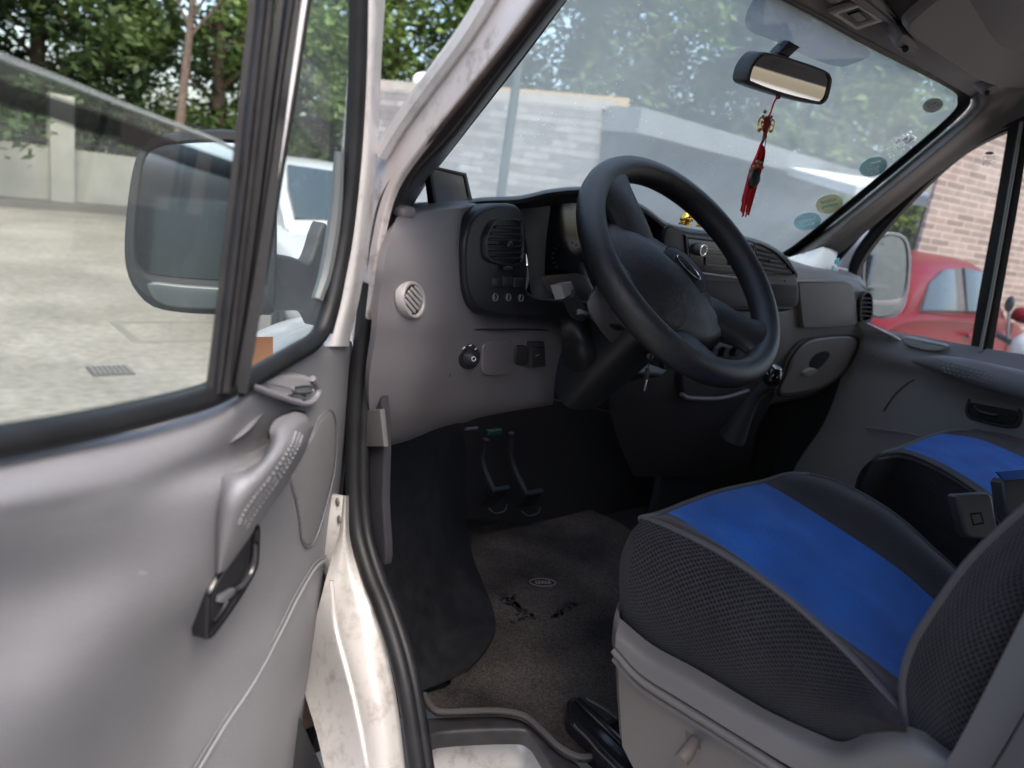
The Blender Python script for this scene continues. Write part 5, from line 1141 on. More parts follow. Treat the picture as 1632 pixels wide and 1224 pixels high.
MB().tube([D(503, -70, -.002), D(490, 0, -.002), D(470, 130, -.002), D(442, 300, -.002), D(413, 470, -.002), D(381, 612, -.002)], .0035, 8, k=5).build('quarter_seal', M['rubber'], dd)
# quarter glass seal and white door frame
qi = [(492, -60), (490, 0), (466, 160), (438, 330), (412, 490), (388, 604), (420, 584), (470, 556), (500, 534), (516, 500), (532, 440), (546, 360), (556, 240), (562, 100), (562, -60)]
qs = MB().tube([D(a, b, .002) for a, b in [(378, 618), (420, 592), (468, 564), (502, 542), (520, 508), (537, 440), (551, 360), (563, 240), (570, 100), (572, -60)]], .009, 10, k=5)
qs.build('quarter_glass_seal', M['rubber'], dd)
MB().tube([D(a, b, -.006) for a, b in [(505, 478), (520, 430), (534, 340), (541, 242)]], [.006, .007, .007, .005], 8, k=4).build('inner_channel', mat('channel_grey', (.09, .1, .105), .5), dd)
MB().tube([D(a, b, .004) for a, b in [(525, 530), (540, 470), (556, 370), (570, 240), (577, 100), (580, -60)]], .004, 8, k=4).build('frame_gap', M['dark'], dd)
wf = [[D(582, -70, .0), D(579, 0, .0), D(578, 100, .0), D(574, 230, .0), D(562, 350, .0), D(548, 440, .0), D(530, 520, .0), D(520, 552, .0)],
      [D(600, -70, .006), D(597, 0, .006), D(593, 100, .006), D(588, 230, .006), D(577, 350, .006), D(563, 450, .006), D(546, 520, .006), D(540, 552, .006)],
      [D(618, -70, .0), D(614, 0, .0), D(608, 100, .0), D(602, 230, .0), D(592, 350, .0), D(576, 460, .0), D(560, 530, .0), D(556, 552, .0)]]
MB().grid(wf, 5, .02).build('door_frame', M['white'], dd)
# glass panes
go = [(-160, 20), (0, 92), (100, 130), (200, 170), (300, 208), (360, 232), (392, 252), (384, 330), (366, 480), (345, 628), (230, 662), (100, 690), (-160, 735)]
gp_ = [D(a, b, -.004) for a, b in go]
dgl = mesh_obj('window_glass', gp_, [tuple(range(len(gp_)))], M['doorglass'], dd, smooth=False)
MB().tube([D(a, b, -.004) for a, b in [(-160, 20), (0, 90), (100, 129), (200, 169), (300, 207), (360, 231), (392, 250)]], .0014, 8, k=4).build('glass_edge', mat('glass_edge', (.28, .32, .31), .2), dgl)
gp_ = [D(a, b, -.006) for a, b in [(500, -70), (492, 0), (468, 160), (440, 330), (414, 490), (382, 615), (425, 590), (475, 560), (510, 530), (526, 480), (545, 390), (560, 240), (570, 100), (575, -70)]]
mesh_obj('quarter_glass', gp_, [tuple(range(len(gp_)))], M['qglass'], dd, smooth=False)

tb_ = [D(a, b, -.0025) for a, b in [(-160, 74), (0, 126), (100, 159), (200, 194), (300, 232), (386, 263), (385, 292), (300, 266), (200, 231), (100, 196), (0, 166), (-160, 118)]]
mesh_obj('reflection_band', tb_, [tuple(range(len(tb_)))], M['band'], dgl, smooth=False)  # dark strip painted on the glass for a reflection of the window frame
# driver outside mirror, beyond the glass
c0 = D(290, 370, -.22); cn = (CAM-c0).normalized(); mn = (cn+V((-.06, 0, .02))).normalized(); MP = (c0, mn)
mo = [(226, 232), (212, 262), (201, 330), (197, 400), (203, 440), (218, 468), (244, 490), (290, 499), (350, 502), (420, 502), (440, 480), (440, 250), (425, 215), (370, 205), (310, 205), (255, 214)]
mi = [(232, 252), (224, 300), (219, 360), (218, 405), (225, 425), (240, 436), (290, 442), (350, 446), (415, 448), (425, 430), (428, 260), (415, 235), (370, 228), (310, 228), (255, 234)]
dm = MB().plate(outline(mo, shift(MP, -.012), 4), mn, .06, .02).build('side_mirror', mat('mirror_shell_dark', (.022, .024, .028), .45, bump=.2), van)
MB().ring(outline(mo, MP, 4), outline(mi, MP, 4), mn, .02, .008).build('rim', mat('mirror_rim_dark', (.018, .02, .024), .6, spec=.2), dm)
gm_ = outline(mi, shift(MP, -.006), 4); mesh_obj('mirror_glass', gm_, [tuple(range(len(gm_)))], mat('dimmed_mirror_glass', (.30, .33, .35), .08, metal=1), dm, smooth=False)  # glass colour darkened so its pale reflection reads dark
plate('spot_mirror', [(238, 450), (290, 454), (350, 458), (410, 460), (405, 490), (350, 493), (300, 492), (260, 486), (240, 470)], shift(MP, .006), .004, mat('spot_glass', (.06, .07, .075), .2), dm, bev=.003)
am = MB().plate(outline([(405, 410), (440, 406), (470, 410), (494, 418), (505, 396), (512, 372), (522, 356), (530, 400), (520, 480), (508, 520), (495, 500), (470, 496), (430, 500), (405, 503)], DPL(-.16), 4), DN, .02, .006)
am.build('arm', mat('mirror_arm', (.03, .032, .038), .6, bump=.2), dm)

# side indicator on the fender seen through the quarter glass
plate('side_indicator', [(384, 552), (403, 537), (403, 582), (384, 592)], PX(-.945), .03, M['orange'], van, smooth=False)
# ================================================================== LOOSE THINGS IN THE CAB
def loose(mb, name, mt, label, cat, group=None): return tag(mb.build(name, mt, None), label, cat, group)
# carpet mat
cm_ = [(676, 1106), (690, 1128), (712, 1134), (790, 1132), (835, 1140), (865, 1164), (890, 1188), (918, 1204), (942, 1204), (950, 1190), (938, 1166), (965, 1150), (1010, 1120), (1060, 1040), (1040, 900), (1000, 840), (900, 800), (780, 790), (700, 850), (680, 1000), (720, 1080)]
cmt = plate('carpet_mat', cm_, PZ(.665), .012, M['mat'], None, bev=.004)
tag(cmt, 'dusty brown carpet mat with an oval badge in the driver footwell', 'floor mat')
MB().tube([Z(a, b, .667) for a, b in cm_[:11]], .005, 8, k=4).build('binding', mat('mat_binding', (.06, .055, .055), .8, bump=.5), cmt)
c = Z(865, 928, .668); u = (Z(880, 928, .668)-c); ul = u.length; u.normalize(); vv = V((0, 0, 1)).cross(u)
bdg = MB().tube(ellipse(c, ul*1.35, ul*.75, u, vv, 36), .0012, 5, closed=True); lm = mat('badge_thread', (.17, .15, .14), .8)
for i in range(5):
    x0 = (-.75+i*.34)*ul
    bdg.tube([c+u*(x0+dx*ul*.2)+vv*(dy*ul*.25) for dx, dy in [(0, -1), (.2, .9), (.7, .9), (.5, -.1), (1.0, -1)]], .0013, 5, k=3)
bdg.build('badge', lm, cmt)
rnd = random.Random(11); M['mud'] = mat('mud_stain', (.012, .011, .011), .8)
for (x0, y0, x1, y1, n_) in [(800, 945, 848, 985, 60), (880, 982, 920, 960, 46), (812, 990, 850, 978, 14)]:
    stn = MB()
    for i in range(n_):
        t = rnd.random(); p = Z(x0+(x1-x0)*t+rnd.gauss(0, 4), y0+(y1-y0)*t+rnd.gauss(0, 3), .6665); r_ = rnd.uniform(.0015, .006)
        stn.plate([p+V((r_*cos(a)*rnd.uniform(.6, 1.3), r_*sin(a)*rnd.uniform(.6, 1.3), 0)) for a in [k*pi/4 for k in range(8)]], V((0, 0, 1)), .0006, .0001)
    stn.build('wet_stain', M['mud'], cmt)
# rubber mat, climbing the wheel arch side
rmg = [[Y(600, 690, .31), Y(598, 780, .29), Y(602, 860, .27), Y(614, 960, .22), Y(640, 1050, .175), Z(668, 1104, .675)],
       [Y(650, 690, .37), Y(648, 780, .35), Y(655, 860, .32), Y(670, 960, .265), Y(690, 1040, .21), Z(705, 1085, .675)],
       [Y(700, 690, .46), Y(700, 780, .42), Y(706, 860, .37), Z(735, 950, .685), Z(748, 1010, .68), Z(735, 1068, .678)],
       [Y(745, 690, .58), Y(742, 790, .52), Z(752, 880, .682), Z(788, 978, .680), Z(780, 1025, .679), Z(748, 1064, .678)]]
loose(MB().grid(rmg, 5, .006), 'rubber_mat', M['rubmat'], 'black rubber mat with rounded corner between the sill and the carpet mat', 'floor mat')
# small screen on the dash corner
SPn = plane3(Y(690, 265, .16), Y(746, 277, .22), Y(692, 331, .16))
sc1 = MB().ring(outline([(685, 263), (744, 276), (753, 319), (693, 331)], SPn, 3, False), outline([(691, 269), (740, 281), (747, 316), (698, 325)], SPn, 3, False), nrm(SPn), .006, .001)
sc1.plate(outline([(685, 263), (744, 276), (753, 319), (693, 331)], shift(SPn, -.006), 3, False), nrm(SPn), .01, .002)
s0 = loose(sc1, 'dash_screen', M['black'], 'small black framed navigation screen standing on the left corner of the dashboard', 'screen')
pq = [hit(a, b, shift(SPn, -.002)) for a, b in [(690, 268), (741, 280), (748, 317), (697, 326)]]
mesh_obj('display', pq, [(0, 1, 2, 3)], mat('screen_glass', (.16, .15, .14), .15), s0, smooth=False)
# gold figurines
def fig(x, y, Yd, s, label):
    b = Y(x, y, Yd); t = thing('gold_figurine', label, 'figurine', tuple(b), 'gold figurines on the dashboard')
    MB().tube([b, b+V((0, 0, .004*s)), b+V((0, 0, .006*s))], [.013*s, .013*s, .009*s], 16).build('stand', M['gold'], t)
    MB().tube([b+V((0, 0, .005*s)), b+V((0, 0, .010*s)), b+V((0, 0, .018*s)), b+V((0, 0, .024*s)), b+V((0, 0, .030*s))], [.008*s, .012*s, .011*s, .006*s, .004*s], 16, k=4).build('torso', M['gold'], t)
    MB().ell(b+V((0, 0, .034*s)), (.008*s, .008*s, .008*s)).build('head', mat('pale_gold', (.75, .68, .55), .25, metal=.4), t)
    for sx in (-1, 1): MB().tube([b+V((sx*.008*s, -.002, .022*s)), b+V((sx*.012*s, -.008*s, .014*s)), b+V((sx*.004*s, -.012*s, .012*s))], .003*s, 8, k=3).build('arm', M['gold'], t)
fig(1091, 359, .26, 1.0, 'small gold seated figurine with a pale head, the one nearer the steering wheel hub side')
fig(1116, 362, .26, .75, 'smaller gold figurine half hidden behind the steering wheel rim')
# tissue packet
tp = [[Y(1252, 412, .40), Y(1285, 402, .42), Y(1310, 394, .42), Y(1338, 398, .42)], [Y(1262, 420, .35), Y(1290, 412, .35), Y(1312, 398, .35), Y(1334, 408, .35)], [Y(1280, 428, .32), Y(1300, 425, .31), Y(1316, 424, .31), Y(1334, 424, .31)], [Y(1288, 436, .31), Y(1302, 436, .31), Y(1318, 437, .31), Y(1342, 438, .31)]]
tb = MB().grid(tp, 6); tb.v = [p+V((random.gauss(0, .0008), random.gauss(0, .0008), random.gauss(0, .0008))) for p in tb.v]
tpk = tag(tb.build('tissue_pack', M['paper'], None, sharp=180), 'crumpled white tissue packet with teal print lying on the passenger side of the dashboard', 'tissue pack')
MB().box(Y(1334, 416, .30), (.022, .004, .014), (V((.9, 0, .3)).normalized(), V((0, 1, 0)), V((-.3, 0, .9)).normalized()), bev=.003).build('print_patch', M['teal'], tpk)
MB().box(Y(1327, 428, .30), (.008, .003, .016), bev=.002).build('print_patch', mat('light_teal', (.2, .55, .6), .4), tpk)
# keys
kt = thing('key_bunch', 'car keys on a steel ring hanging from the ignition under the steering wheel', 'keys', tuple(Y(1032, 566, .06)))
kc = Y(1035, 576, .06)
MB().tube(ellipse(kc, .007, .009, V((.8, .6, 0)).normalized(), V((0, 0, 1)), 24), .001, 6, closed=True).build('ring', M['chrome'], kt)
MB().tube([Y(1036, 568, .065), Y(1040, 560, .08)], [.006, .005], 10).build('ignition_key', M['black'], kt)
MB().box(Y(1031, 596, .06), (.009, .005, .020), bev=.002).build('key_head', M['black'], kt)
MB().box(Y(1029, 614, .06), (.004, .0015, .020), bev=.0006).build('key_blade', M['silver'], kt)

# hanging charm
ch = thing('hanging_charm', 'red tassel charm with beads and a dark pendant hanging from the rear view mirror', 'charm', tuple(Y(1238, 152, .015)))
yd = .015
def cpt(x, y, d=0): return Y(x, y, yd+d)
MB().tube([cpt(1240, 152), cpt(1233, 165), cpt(1228, 180), cpt(1224, 188)], .0014, 6, k=3).build('cord', M['red'], ch)
kn_ = MB(); rnd = random.Random(2)
for k in range(9):
    t = k/9*2*pi; a = cpt(1221+6*cos(t), 197+10*sin(t)); b = cpt(1221-6*cos(t+.7), 197-10*sin(t+.7), .004); kn_.tube([a, (a+b)/2+V((0, -.004+.001*k, 0)), b], .0024, 8, k=4)
kn_.ell(cpt(1221, 198), (.008, .006, .013)); kn_.tube([cpt(1221, 206), cpt(1217, 222), cpt(1213, 230)], [.004, .0025, .002], 8, k=3)
kn_.build('knot', mat('dark_red_cord', (.25, .02, .025), .6), ch)
MB().tube(ellipse(cpt(1212, 198), .0065, .011, V((1, 0, 0)), V((0, 0, 1)), 20), .0015, 6, closed=True).build('hoop', M['gold'], ch)
MB().tube(ellipse(cpt(1230, 200, -.002), .006, .009, V((1, 0, 0)), V((0, 0, 1)), 20), .0012, 6, closed=True).build('hoop', M['gold'], ch)
MB().tube(ellipse(cpt(1229, 205, -.004), .006, .006, V((1, 0, 0)), V((0, 0, 1)), 20), .0009, 6, closed=True).build('hoop', M['gold'], ch)
for (a, b) in [(1216, 186), (1229, 187), (1211, 207), (1219, 178)]: MB().ell(cpt(a, b, -.004), (.003, .003, .003), n=10).build('bead', M['wood'], ch)
ts = MB()
for k in range(70):
    a = rnd.uniform(0, 2*pi); r_ = sqrt(rnd.random()); x0, y0 = 1213+6.5*r_*cos(a), 234+3*r_*sin(a)
    le = rnd.uniform(.78, 1.06); xe, ye = 1189-(le-.9)*14+8*r_*cos(a)+rnd.gauss(0, 1.5), 234+(104+3*sin(a))*le
    mid = cpt((x0+xe)/2+2+2*cos(a)*r_, (y0+ye)/2-6, .005*r_*sin(a)); ts.tube([cpt(1213+1.5*cos(a), 230, .002*sin(a)), cpt(x0, y0+10, .006*r_*sin(a)), mid, cpt(xe, ye, .010*r_*sin(a))], .0009, 5, k=4)
ts.build('tassel', M['red'], ch)
MB().tube([cpt(1222, 215), cpt(1217, 245, -.004), cpt(1214, 262, -.006)], .0007, 5).build('thread', M['dark'], ch)
for (a, b) in [(1213, 260), (1208, 264), (1202, 266), (1197, 270), (1207, 258), (1214, 267)]: MB().ell(cpt(a, b, -.010), (.0034, .0034, .0034), n=10).build('bead', M['wood'], ch)
pe = MB(); pe.plate(outline([(1201, 272), (1209, 270), (1213, 280), (1212, 290), (1206, 298), (1199, 300), (1196, 290)], (cpt(1204, 285, -.012), V((-.3, -.95, 0)).normalized()), 4), V((-.3, -.95, 0)).normalized(), .008, .003)
pe.build('pendant', mat('dark_stone', (.03, .035, .035), .25), ch)
# ================================================================== OUTSIDE
def azel(x, y):
    """ground direction and slope of a pixel's ray"""
    d = ray(x, y); h = sqrt(d.x*d.x+d.y*d.y); return V((d.x/h, d.y/h, 0)), d.z/h
def at(x, dist, y=None, z=0):
    """point at horizontal distance dist along the bearing of pixel column x (taken at the horizon)"""
    hy = 306+(x-862)*.1513; d, s = azel(x, hy); p = CAM+d*dist; return V((p.x, p.y, z))
def zat(x, y, dist): d, s = azel(x, y); return CAM.z+s*dist

def brick_mat(name, c1, c2, cm, bw, bh, mort=.008, rough=.8, squash=0):
    m = bpy.data.materials.new(name); m.use_nodes = True; t = m.node_tree; b = t.nodes['Principled BSDF']; b.inputs['Roughness'].default_value = rough
    tc = t.nodes.new('ShaderNodeTexCoord'); br = t.nodes.new('ShaderNodeTexBrick'); br.inputs['Scale'].default_value = 1
    br.inputs['Brick Width'].default_value = bw; br.inputs['Row Height'].default_value = bh; br.inputs['Mortar Size'].default_value = mort; br.inputs['Bias'].default_value = -.1
    br.inputs['Color1'].default_value = (*c1, 1); br.inputs['Color2'].default_value = (*c2, 1); br.inputs['Mortar'].default_value = (*cm, 1)
    t.links.new(tc.outputs['UV'], br.inputs['Vector'])
    n = t.nodes.new('ShaderNodeTexNoise'); n.inputs['Scale'].default_value = 6; n.inputs['Detail'].default_value = 8; t.links.new(tc.outputs['UV'], n.inputs['Vector'])
    mx = t.nodes.new('ShaderNodeMixRGB'); mx.blend_type = 'OVERLAY'; mx.inputs[0].default_value = .35; t.links.new(br.outputs['Color'], mx.inputs[1]); t.links.new(n.outputs['Fac'], mx.inputs[2])
    t.links.new(mx.outputs[0], b.inputs['Base Color'])
    bp = t.nodes.new('ShaderNodeBump'); bp.inputs['Strength'].default_value = .5; bp.inputs['Distance'].default_value = .01; bp.invert = True; t.links.new(br.outputs['Fac'], bp.inputs['Height']); t.links.new(bp.outputs[0], b.inputs['Normal'])
    return m
def wallbox(name, a, b, h, th, mt, parent=None, z0=0):
    """vertical wall between ground points a and b with metric UVs"""
    a = V((a.x, a.y, z0)); b = V((b.x, b.y, z0)); d = (b-a); L = d.length; u = d/L; n = V((-u.y, u.x, 0))
    mb = MB(); zz = V((0, 0, h))
    for s, q in ((0, 1), (1, 1)):
        o = n*(th*s)
        mb.add([a+o, b+o, b+o+zz, a+o+zz], [(0, 1, 2, 3)], [(0, z0), (L, z0), (L, z0+h), (0, z0+h)])
    mb.add([a+zz, b+zz, b+zz+n*th, a+zz+n*th], [(0, 1, 2, 3)], [(0, 0), (L, 0), (L, th), (0, th)])
    for e, U in ((a, 0), (b, L)): mb.add([e, e+n*th, e+n*th+zz, e+zz], [(0, 1, 2, 3)], [(0, z0), (th, z0), (th, z0+h), (0, z0+h)])
    return mb.build(name, mt, parent, smooth=False)

# grey brick guard house straight ahead
M['greybrick'] = brick_mat('grey_brick', (.19, .185, .19), (.36, .345, .34), (.16, .16, .16), .40, .095)
M['roofgrey'] = mat('grey_render', (.15, .165, .18), .8, var=.12, vscale=3)
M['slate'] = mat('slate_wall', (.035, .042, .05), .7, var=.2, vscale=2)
gh = thing('brick_guard_house', 'low grey brick building with a flat concrete roof seen through the windshield', 'building', tuple(at(800, 11)))
A0 = at(560, 12.6); A1 = at(944, 10.4); A2 = at(1290, 15.5)
wallbox('wall', A1, A0, 2.62, .25, M['greybrick'], gh)
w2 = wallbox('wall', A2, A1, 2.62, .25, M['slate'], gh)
d12 = (A2-A1).normalized(); nn12 = V((d12.y, -d12.x, 0))
if nn12.dot(CAM-A1) < 0: nn12 = -nn12
d01 = (A0-A1).normalized(); nn01 = V((-d01.y, d01.x, 0))
if nn01.dot(CAM-A1) < 0: nn01 = -nn01
mb = MB(); L12 = (A2-A1).length
mb.box(A1+d12*(L12/2)+nn12*.30+V((0, 0, 2.52)), (L12+.2, .7, .30), (d12, nn12, V((0, 0, 1))))
mb.build('roof_fascia', M['roofgrey'], gh)
L01 = (A0-A1).length
mb = MB(); mb.box(A1+d01*(L01/2)+nn01*.02+V((0, 0, 2.68)), (L01+.1, .34, .12), (d01, nn01, V((0, 0, 1)))); mb.build('coping', mat('coping_pale', (.36, .34, .31), .7, var=.1), gh)
mb = MB(); mb.box(A1+d01*(L01/2)-nn01*1.2+V((0, 0, 2.9)), (L01*.9, .1, .12), (d01, nn01, V((0, 0, 1)))); mb.build('roof_rail', mat('ochre_band', (.5, .36, .2), .7), gh)
# dark openings in the shaded side wall, with frames
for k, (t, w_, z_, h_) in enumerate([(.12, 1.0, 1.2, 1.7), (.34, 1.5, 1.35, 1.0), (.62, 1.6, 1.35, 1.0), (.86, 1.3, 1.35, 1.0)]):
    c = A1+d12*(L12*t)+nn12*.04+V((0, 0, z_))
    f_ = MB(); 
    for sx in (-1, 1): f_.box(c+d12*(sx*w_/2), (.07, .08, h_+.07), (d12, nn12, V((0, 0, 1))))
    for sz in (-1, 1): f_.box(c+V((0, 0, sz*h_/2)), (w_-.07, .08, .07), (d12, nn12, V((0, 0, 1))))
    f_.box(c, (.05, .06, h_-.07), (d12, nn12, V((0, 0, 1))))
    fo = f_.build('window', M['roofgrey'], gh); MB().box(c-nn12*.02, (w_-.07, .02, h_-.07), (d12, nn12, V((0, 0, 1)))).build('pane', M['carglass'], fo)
# tan shutter on the brick face
MB().box(A1+d01*.9+nn01*.06+V((0, 0, .95)), (1.5, .12, 1.9), (d01, nn01, V((0, 0, 1)))).build('door', mat('tan_door', (.45, .36, .26), .7, var=.15, vscale=4), gh)
MB().ell(A1+d01*3.0-nn01*.1+V((0, 0, 2.8)), (.18, .18, .13)).build('roof_vent', mat('white_dome', (.8, .8, .8), .5), gh)
# pole before the brick wall
pb = at(800, 8.6); tp_ = at(842, 8.6)
po = tag(MB().tube([V((pb.x, pb.y, 0)), V((pb.x, pb.y, 5.2))], [.055, .045], 14).build('pole', mat('dark_green_pole', (.03, .045, .045), .5), None), 'thin dark metal pole standing in front of the grey brick wall', 'pole')
# light canopy beyond
aw = thing('awning', 'white edged flat awning sticking out beyond the slate wall', 'awning', tuple(at(1290, 13)))
a_ = at(1215, 13.6); b_ = at(1345, 10.6); zt = zat(1215, 258, 13.6); zb = zat(1345, 294, 10.6)
u = V((b_.x-a_.x, b_.y-a_.y, 0)).normalized(); n_ = V((-u.y, u.x, 0))
mb = MB(); q = [V((a_.x, a_.y, zt)), V((b_.x, b_.y, zb)), V((b_.x, b_.y, zb))+n_*1.6, V((a_.x, a_.y, zt))+n_*1.6]
mb.add(q+[p-V((0, 0, .12)) for p in q], [(0, 1, 2, 3), (7, 6, 5, 4), (0, 4, 5, 1), (1, 5, 6, 2), (2, 6, 7, 3), (3, 7, 4, 0)]); mb.build('canopy', M['whiteplas'] if False else mat('awning_white', (.75, .76, .76), .5), aw, smooth=False)
for t in (.15, .85):
    p = V((a_.x, a_.y, 0)).lerp(V((b_.x, b_.y, 0)), t)+n_*1.2; MB().tube([p, p+V((0, 0, min(zt, zb)-.05))], .04, 10).build('post', M['roofgrey'], aw)
# white wall with sign board under awning
# pale balcony block in the trees
def block(name, x0, x1, dist, ytop, zbase, mt, label, floors, cols, dep=5):
    a = at(x0, dist); b = at(x1, dist); h = zat((x0+x1)/2, ytop, dist)
    t = thing(name, label, 'building', tuple((a+b)/2)); u = (b-a).normalized(); n = V((-u.y, u.x, 0))
    if n.dot(CAM-a) < 0: n = -n
    L = (b-a).length; c = (a+b)/2
    MB().box(c-n*(dep/2)+V((0, 0, h/2)), (L, dep, h), (u, n, V((0, 0, 1)))).build('wall', mt, t)
    MB().box(c-n*(dep/2)+V((0, 0, h+.1)), (L+.5, dep+.5, .2), (u, n, V((0, 0, 1)))).build('roof', M['whiteplas'], t)
    fh = h/floors
    for i in range(floors):
        for j in range(cols):
            p = a+u*(L*(j+.5)/cols)+n*.03+V((0, 0, fh*(i+.55)))
            w_ = min(1.4, L/cols*.5)
            fm_ = MB()
            for sx in (-1, 1): fm_.box(p+u*(sx*w_/2), (.08, .1, fh*.5), (u, n, V((0, 0, 1))))
            for sz in (-1, 1): fm_.box(p+V((0, 0, sz*fh*.25)), (w_+.08, .1, .08), (u, n, V((0, 0, 1))))
            fo = fm_.build('window', M['whiteplas'], t); MB().box(p-n*.02, (w_, .03, fh*.48), (u, n, V((0, 0, 1)))).build('pane', M['carglass'], fo)
    return t, a, b, u, n, h
t_, a, b, u, n, h = block('balcony_house', 1050, 1152, 24, 196, 0, mat('cream_render', (.6, .55, .45), .8), 'cream house with a balcony rail showing between the trees above the slate roof', 2, 3)
mb = MB(); c = (a+b)/2
mb.box(c+n*.8+V((0, 0, h-1.2)), ((b-a).length, .08, .1), (u, n, V((0, 0, 1))))
for i in range(9): mb.box(a+u*((b-a).length*(i+.5)/9)+n*.8+V((0, 0, h-1.65)), (.06, .05, .8), (u, n, V((0, 0, 1))))
mb.box(c+n*.45+V((0, 0, h-2.1)), ((b-a).length, .8, .12), (u, n, V((0, 0, 1)))); mb.build('balcony', mat('cream_rail', (.7, .64, .5), .7), t_)

# right hand brick building
M['tanbrick'] = brick_mat('pinkish_brick', (.145, .115, .10), (.245, .20, .178), (.32, .275, .245), .36, .078, .009)
rb_ = thing('brick_building', 'pinkish brown brick building beside the passenger door', 'building', tuple(at(1600, 10)))
ang = radians(101); ud = V((sin(ang), cos(ang), 0)); B0 = at(1464, 9.6); B1 = B0+ud*16
wallbox('wall', B0, B1, 3.35, .04, M['tanbrick'], rb_)
ub = V((-ud.y*-1, 0, 0)); back = V((sin(radians(80)), cos(radians(80)), 0))
wallbox('wall', B0+back*.8, B0+back*9, 3.35, .2, M['tanbrick'], rb_)
q = [B0, B0+ud*16, B0+ud*16+back*9, B0+back*9]; MB().add([p+V((0, 0, 3.36)) for p in q]+[p+V((0, 0, 3.6)) for p in q], [(0, 1, 2, 3), (7, 6, 5, 4), (0, 4, 5, 1), (1, 5, 6, 2), (2, 6, 7, 3), (3, 7, 4, 0)]).build('roof', M['roofgrey'], rb_, smooth=False)
# dark lean-to with shutters left of it
t_, a, b, u, n, h = block('dark_shed', 1345, 1500, 17, 300, 0, mat('dark_render', (.17, .16, .16), .8, var=.2), 'dim grey shed with dark windows left of the pinkish brick building', 1, 4)

# building behind the van, seen in the passenger mirror
bb = thing('cream_block', 'cream apartment block with air conditioners reflected in the passenger mirror', 'building', (5.5, -20, 0))
MB().box((6.5, -22, 5), (13, 5, 10)).build('wall', mat('cream_wall', (.62, .55, .42), .8, var=.08), bb)
for i in range(3):
    for j in range(5):
        p = V((1.5+j*2.4, -19.47, 1.8+i*3)); fo = MB().ring([p+V((x_, 0, z_)) for x_, z_ in [(-.6, -.7), (.6, -.7), (.6, .7), (-.6, .7)]], [p+V((x_, 0, z_)) for x_, z_ in [(-.5, -.6), (.5, -.6), (.5, .6), (-.5, .6)]], V((0, 1, 0)), .04, .01).build('window', M['whiteplas'], bb)
        MB().box(p-V((0, .02, 0)), (1, .02, 1.2)).build('pane', M['carglass'], fo)
        if i and j % 2 == 0: MB().box(p+V((.95, .2, -.4)), (.6, .3, .5), bev=.03).build('air_conditioner', M['whiteplas'], bb)

# ---- boundary wall and fence, far left --------------------------------------------------------
bw = thing('boundary_wall', 'long pale rendered wall behind the parking lot on the left', 'wall', tuple(at(100, 17)))
C0 = at(-420, 15.5); C1 = at(330, 17.2); C2 = at(720, 24)
M['palewall'] = mat('pale_render', (.33, .315, .28), .85, var=.12, vscale=2, bump=.4, bscale=20)
wallbox('wall', C0, C1, 1.0, .25, M['palewall'], bw); wallbox('wall', C1, C2, 1.0, .25, M['palewall'], bw)
for k in (.12, .60):
    p = C0.lerp(C1, k); MB().box(p+V((0, 0, .95)), (.38, .38, 1.9), bev=.02).build('pier', M['palewall'], bw)
fe = thing('railing_fence', 'dark metal railing fence standing on the pale boundary wall', 'fence', tuple(at(120, 17)))
d_ = (C1-C0); L = d_.length; d_.normalize(); mb = MB()
for k in range(int(L/.16)): 
    p = C0+d_*(k*.16); mb.tube([p+V((0, 0, 1.0)), p+V((0, 0, 1.85))], .014, 5)
mb.build('bars', M['dark'], fe)
for z_ in (1.1, 1.75): MB().box((C0+C1)/2+V((0, 0, z_)), (L, .04, .04), (d_, V((-d_.y, d_.x, 0)), V((0, 0, 1)))).build('rail', M['dark'], fe)
# kerb strip in front of wall
kb_ = MB(); nK = V((-d_.y, d_.x, 0)); nK = nK if nK.dot(CAM-C0) > 0 else -nK
kb_.box((C0+C1)/2+nK*.9+V((0, 0, .06)), (L, .18, .13), (d_, nK, V((0, 0, 1)))); struct(kb_.build('kerb', mat('dark_kerb', (.13, .12, .11), .8), None))
kb_ = MB(); kb_.box((C0+C1)/2+nK*.4+V((0, 0, .03)), (L, .82, .1), (d_, nK, V((0, 0, 1)))); struct(kb_.build('pavement', mat('soil_strip', (.12, .11, .1), .9, var=.3, vscale=5), None))
# drain covers
def drain(x, y, w_, h_, label):
    c = Z(x, y, 0); t = thing('drain_cover', label, 'drain cover', (c.x, c.y, 0))
    mb = MB(); mb.box(c+V((0, 0, .006)), (w_, h_, .012), bev=.003); mb.build('frame', mat('cast_iron', (.08, .075, .07), .7), t)
    mb = MB()
    for k in range(8): mb.box(c+V((-w_*.42+k*w_*.12, 0, .0145)), (w_*.05, h_*.8, .008))
    mb.build('grate', mat('cast_iron_bars', (.16, .15, .14), .6), t)
drain(176, 592, .24, .2, 'small dark drain grate set in the concrete near the open door')
mb = MB(); 
c = Z(300, 528, 0)
tag(MB().ring([c+V((x_, y_, .008)) for x_, y_ in [(-.5, -.35), (.5, -.35), (.5, .35), (-.5, .35)]], [c+V((x_, y_, .008)) for x_, y_ in [(-.44, -.29), (.44, -.29), (.44, .29), (-.44, .29)]], V((0, 0, 1)), .01, .003).build('manhole_frame', mat('rust_frame', (.17, .155, .135), .7), None), 'thin square manhole frame in the concrete under the driver mirror', 'manhole')

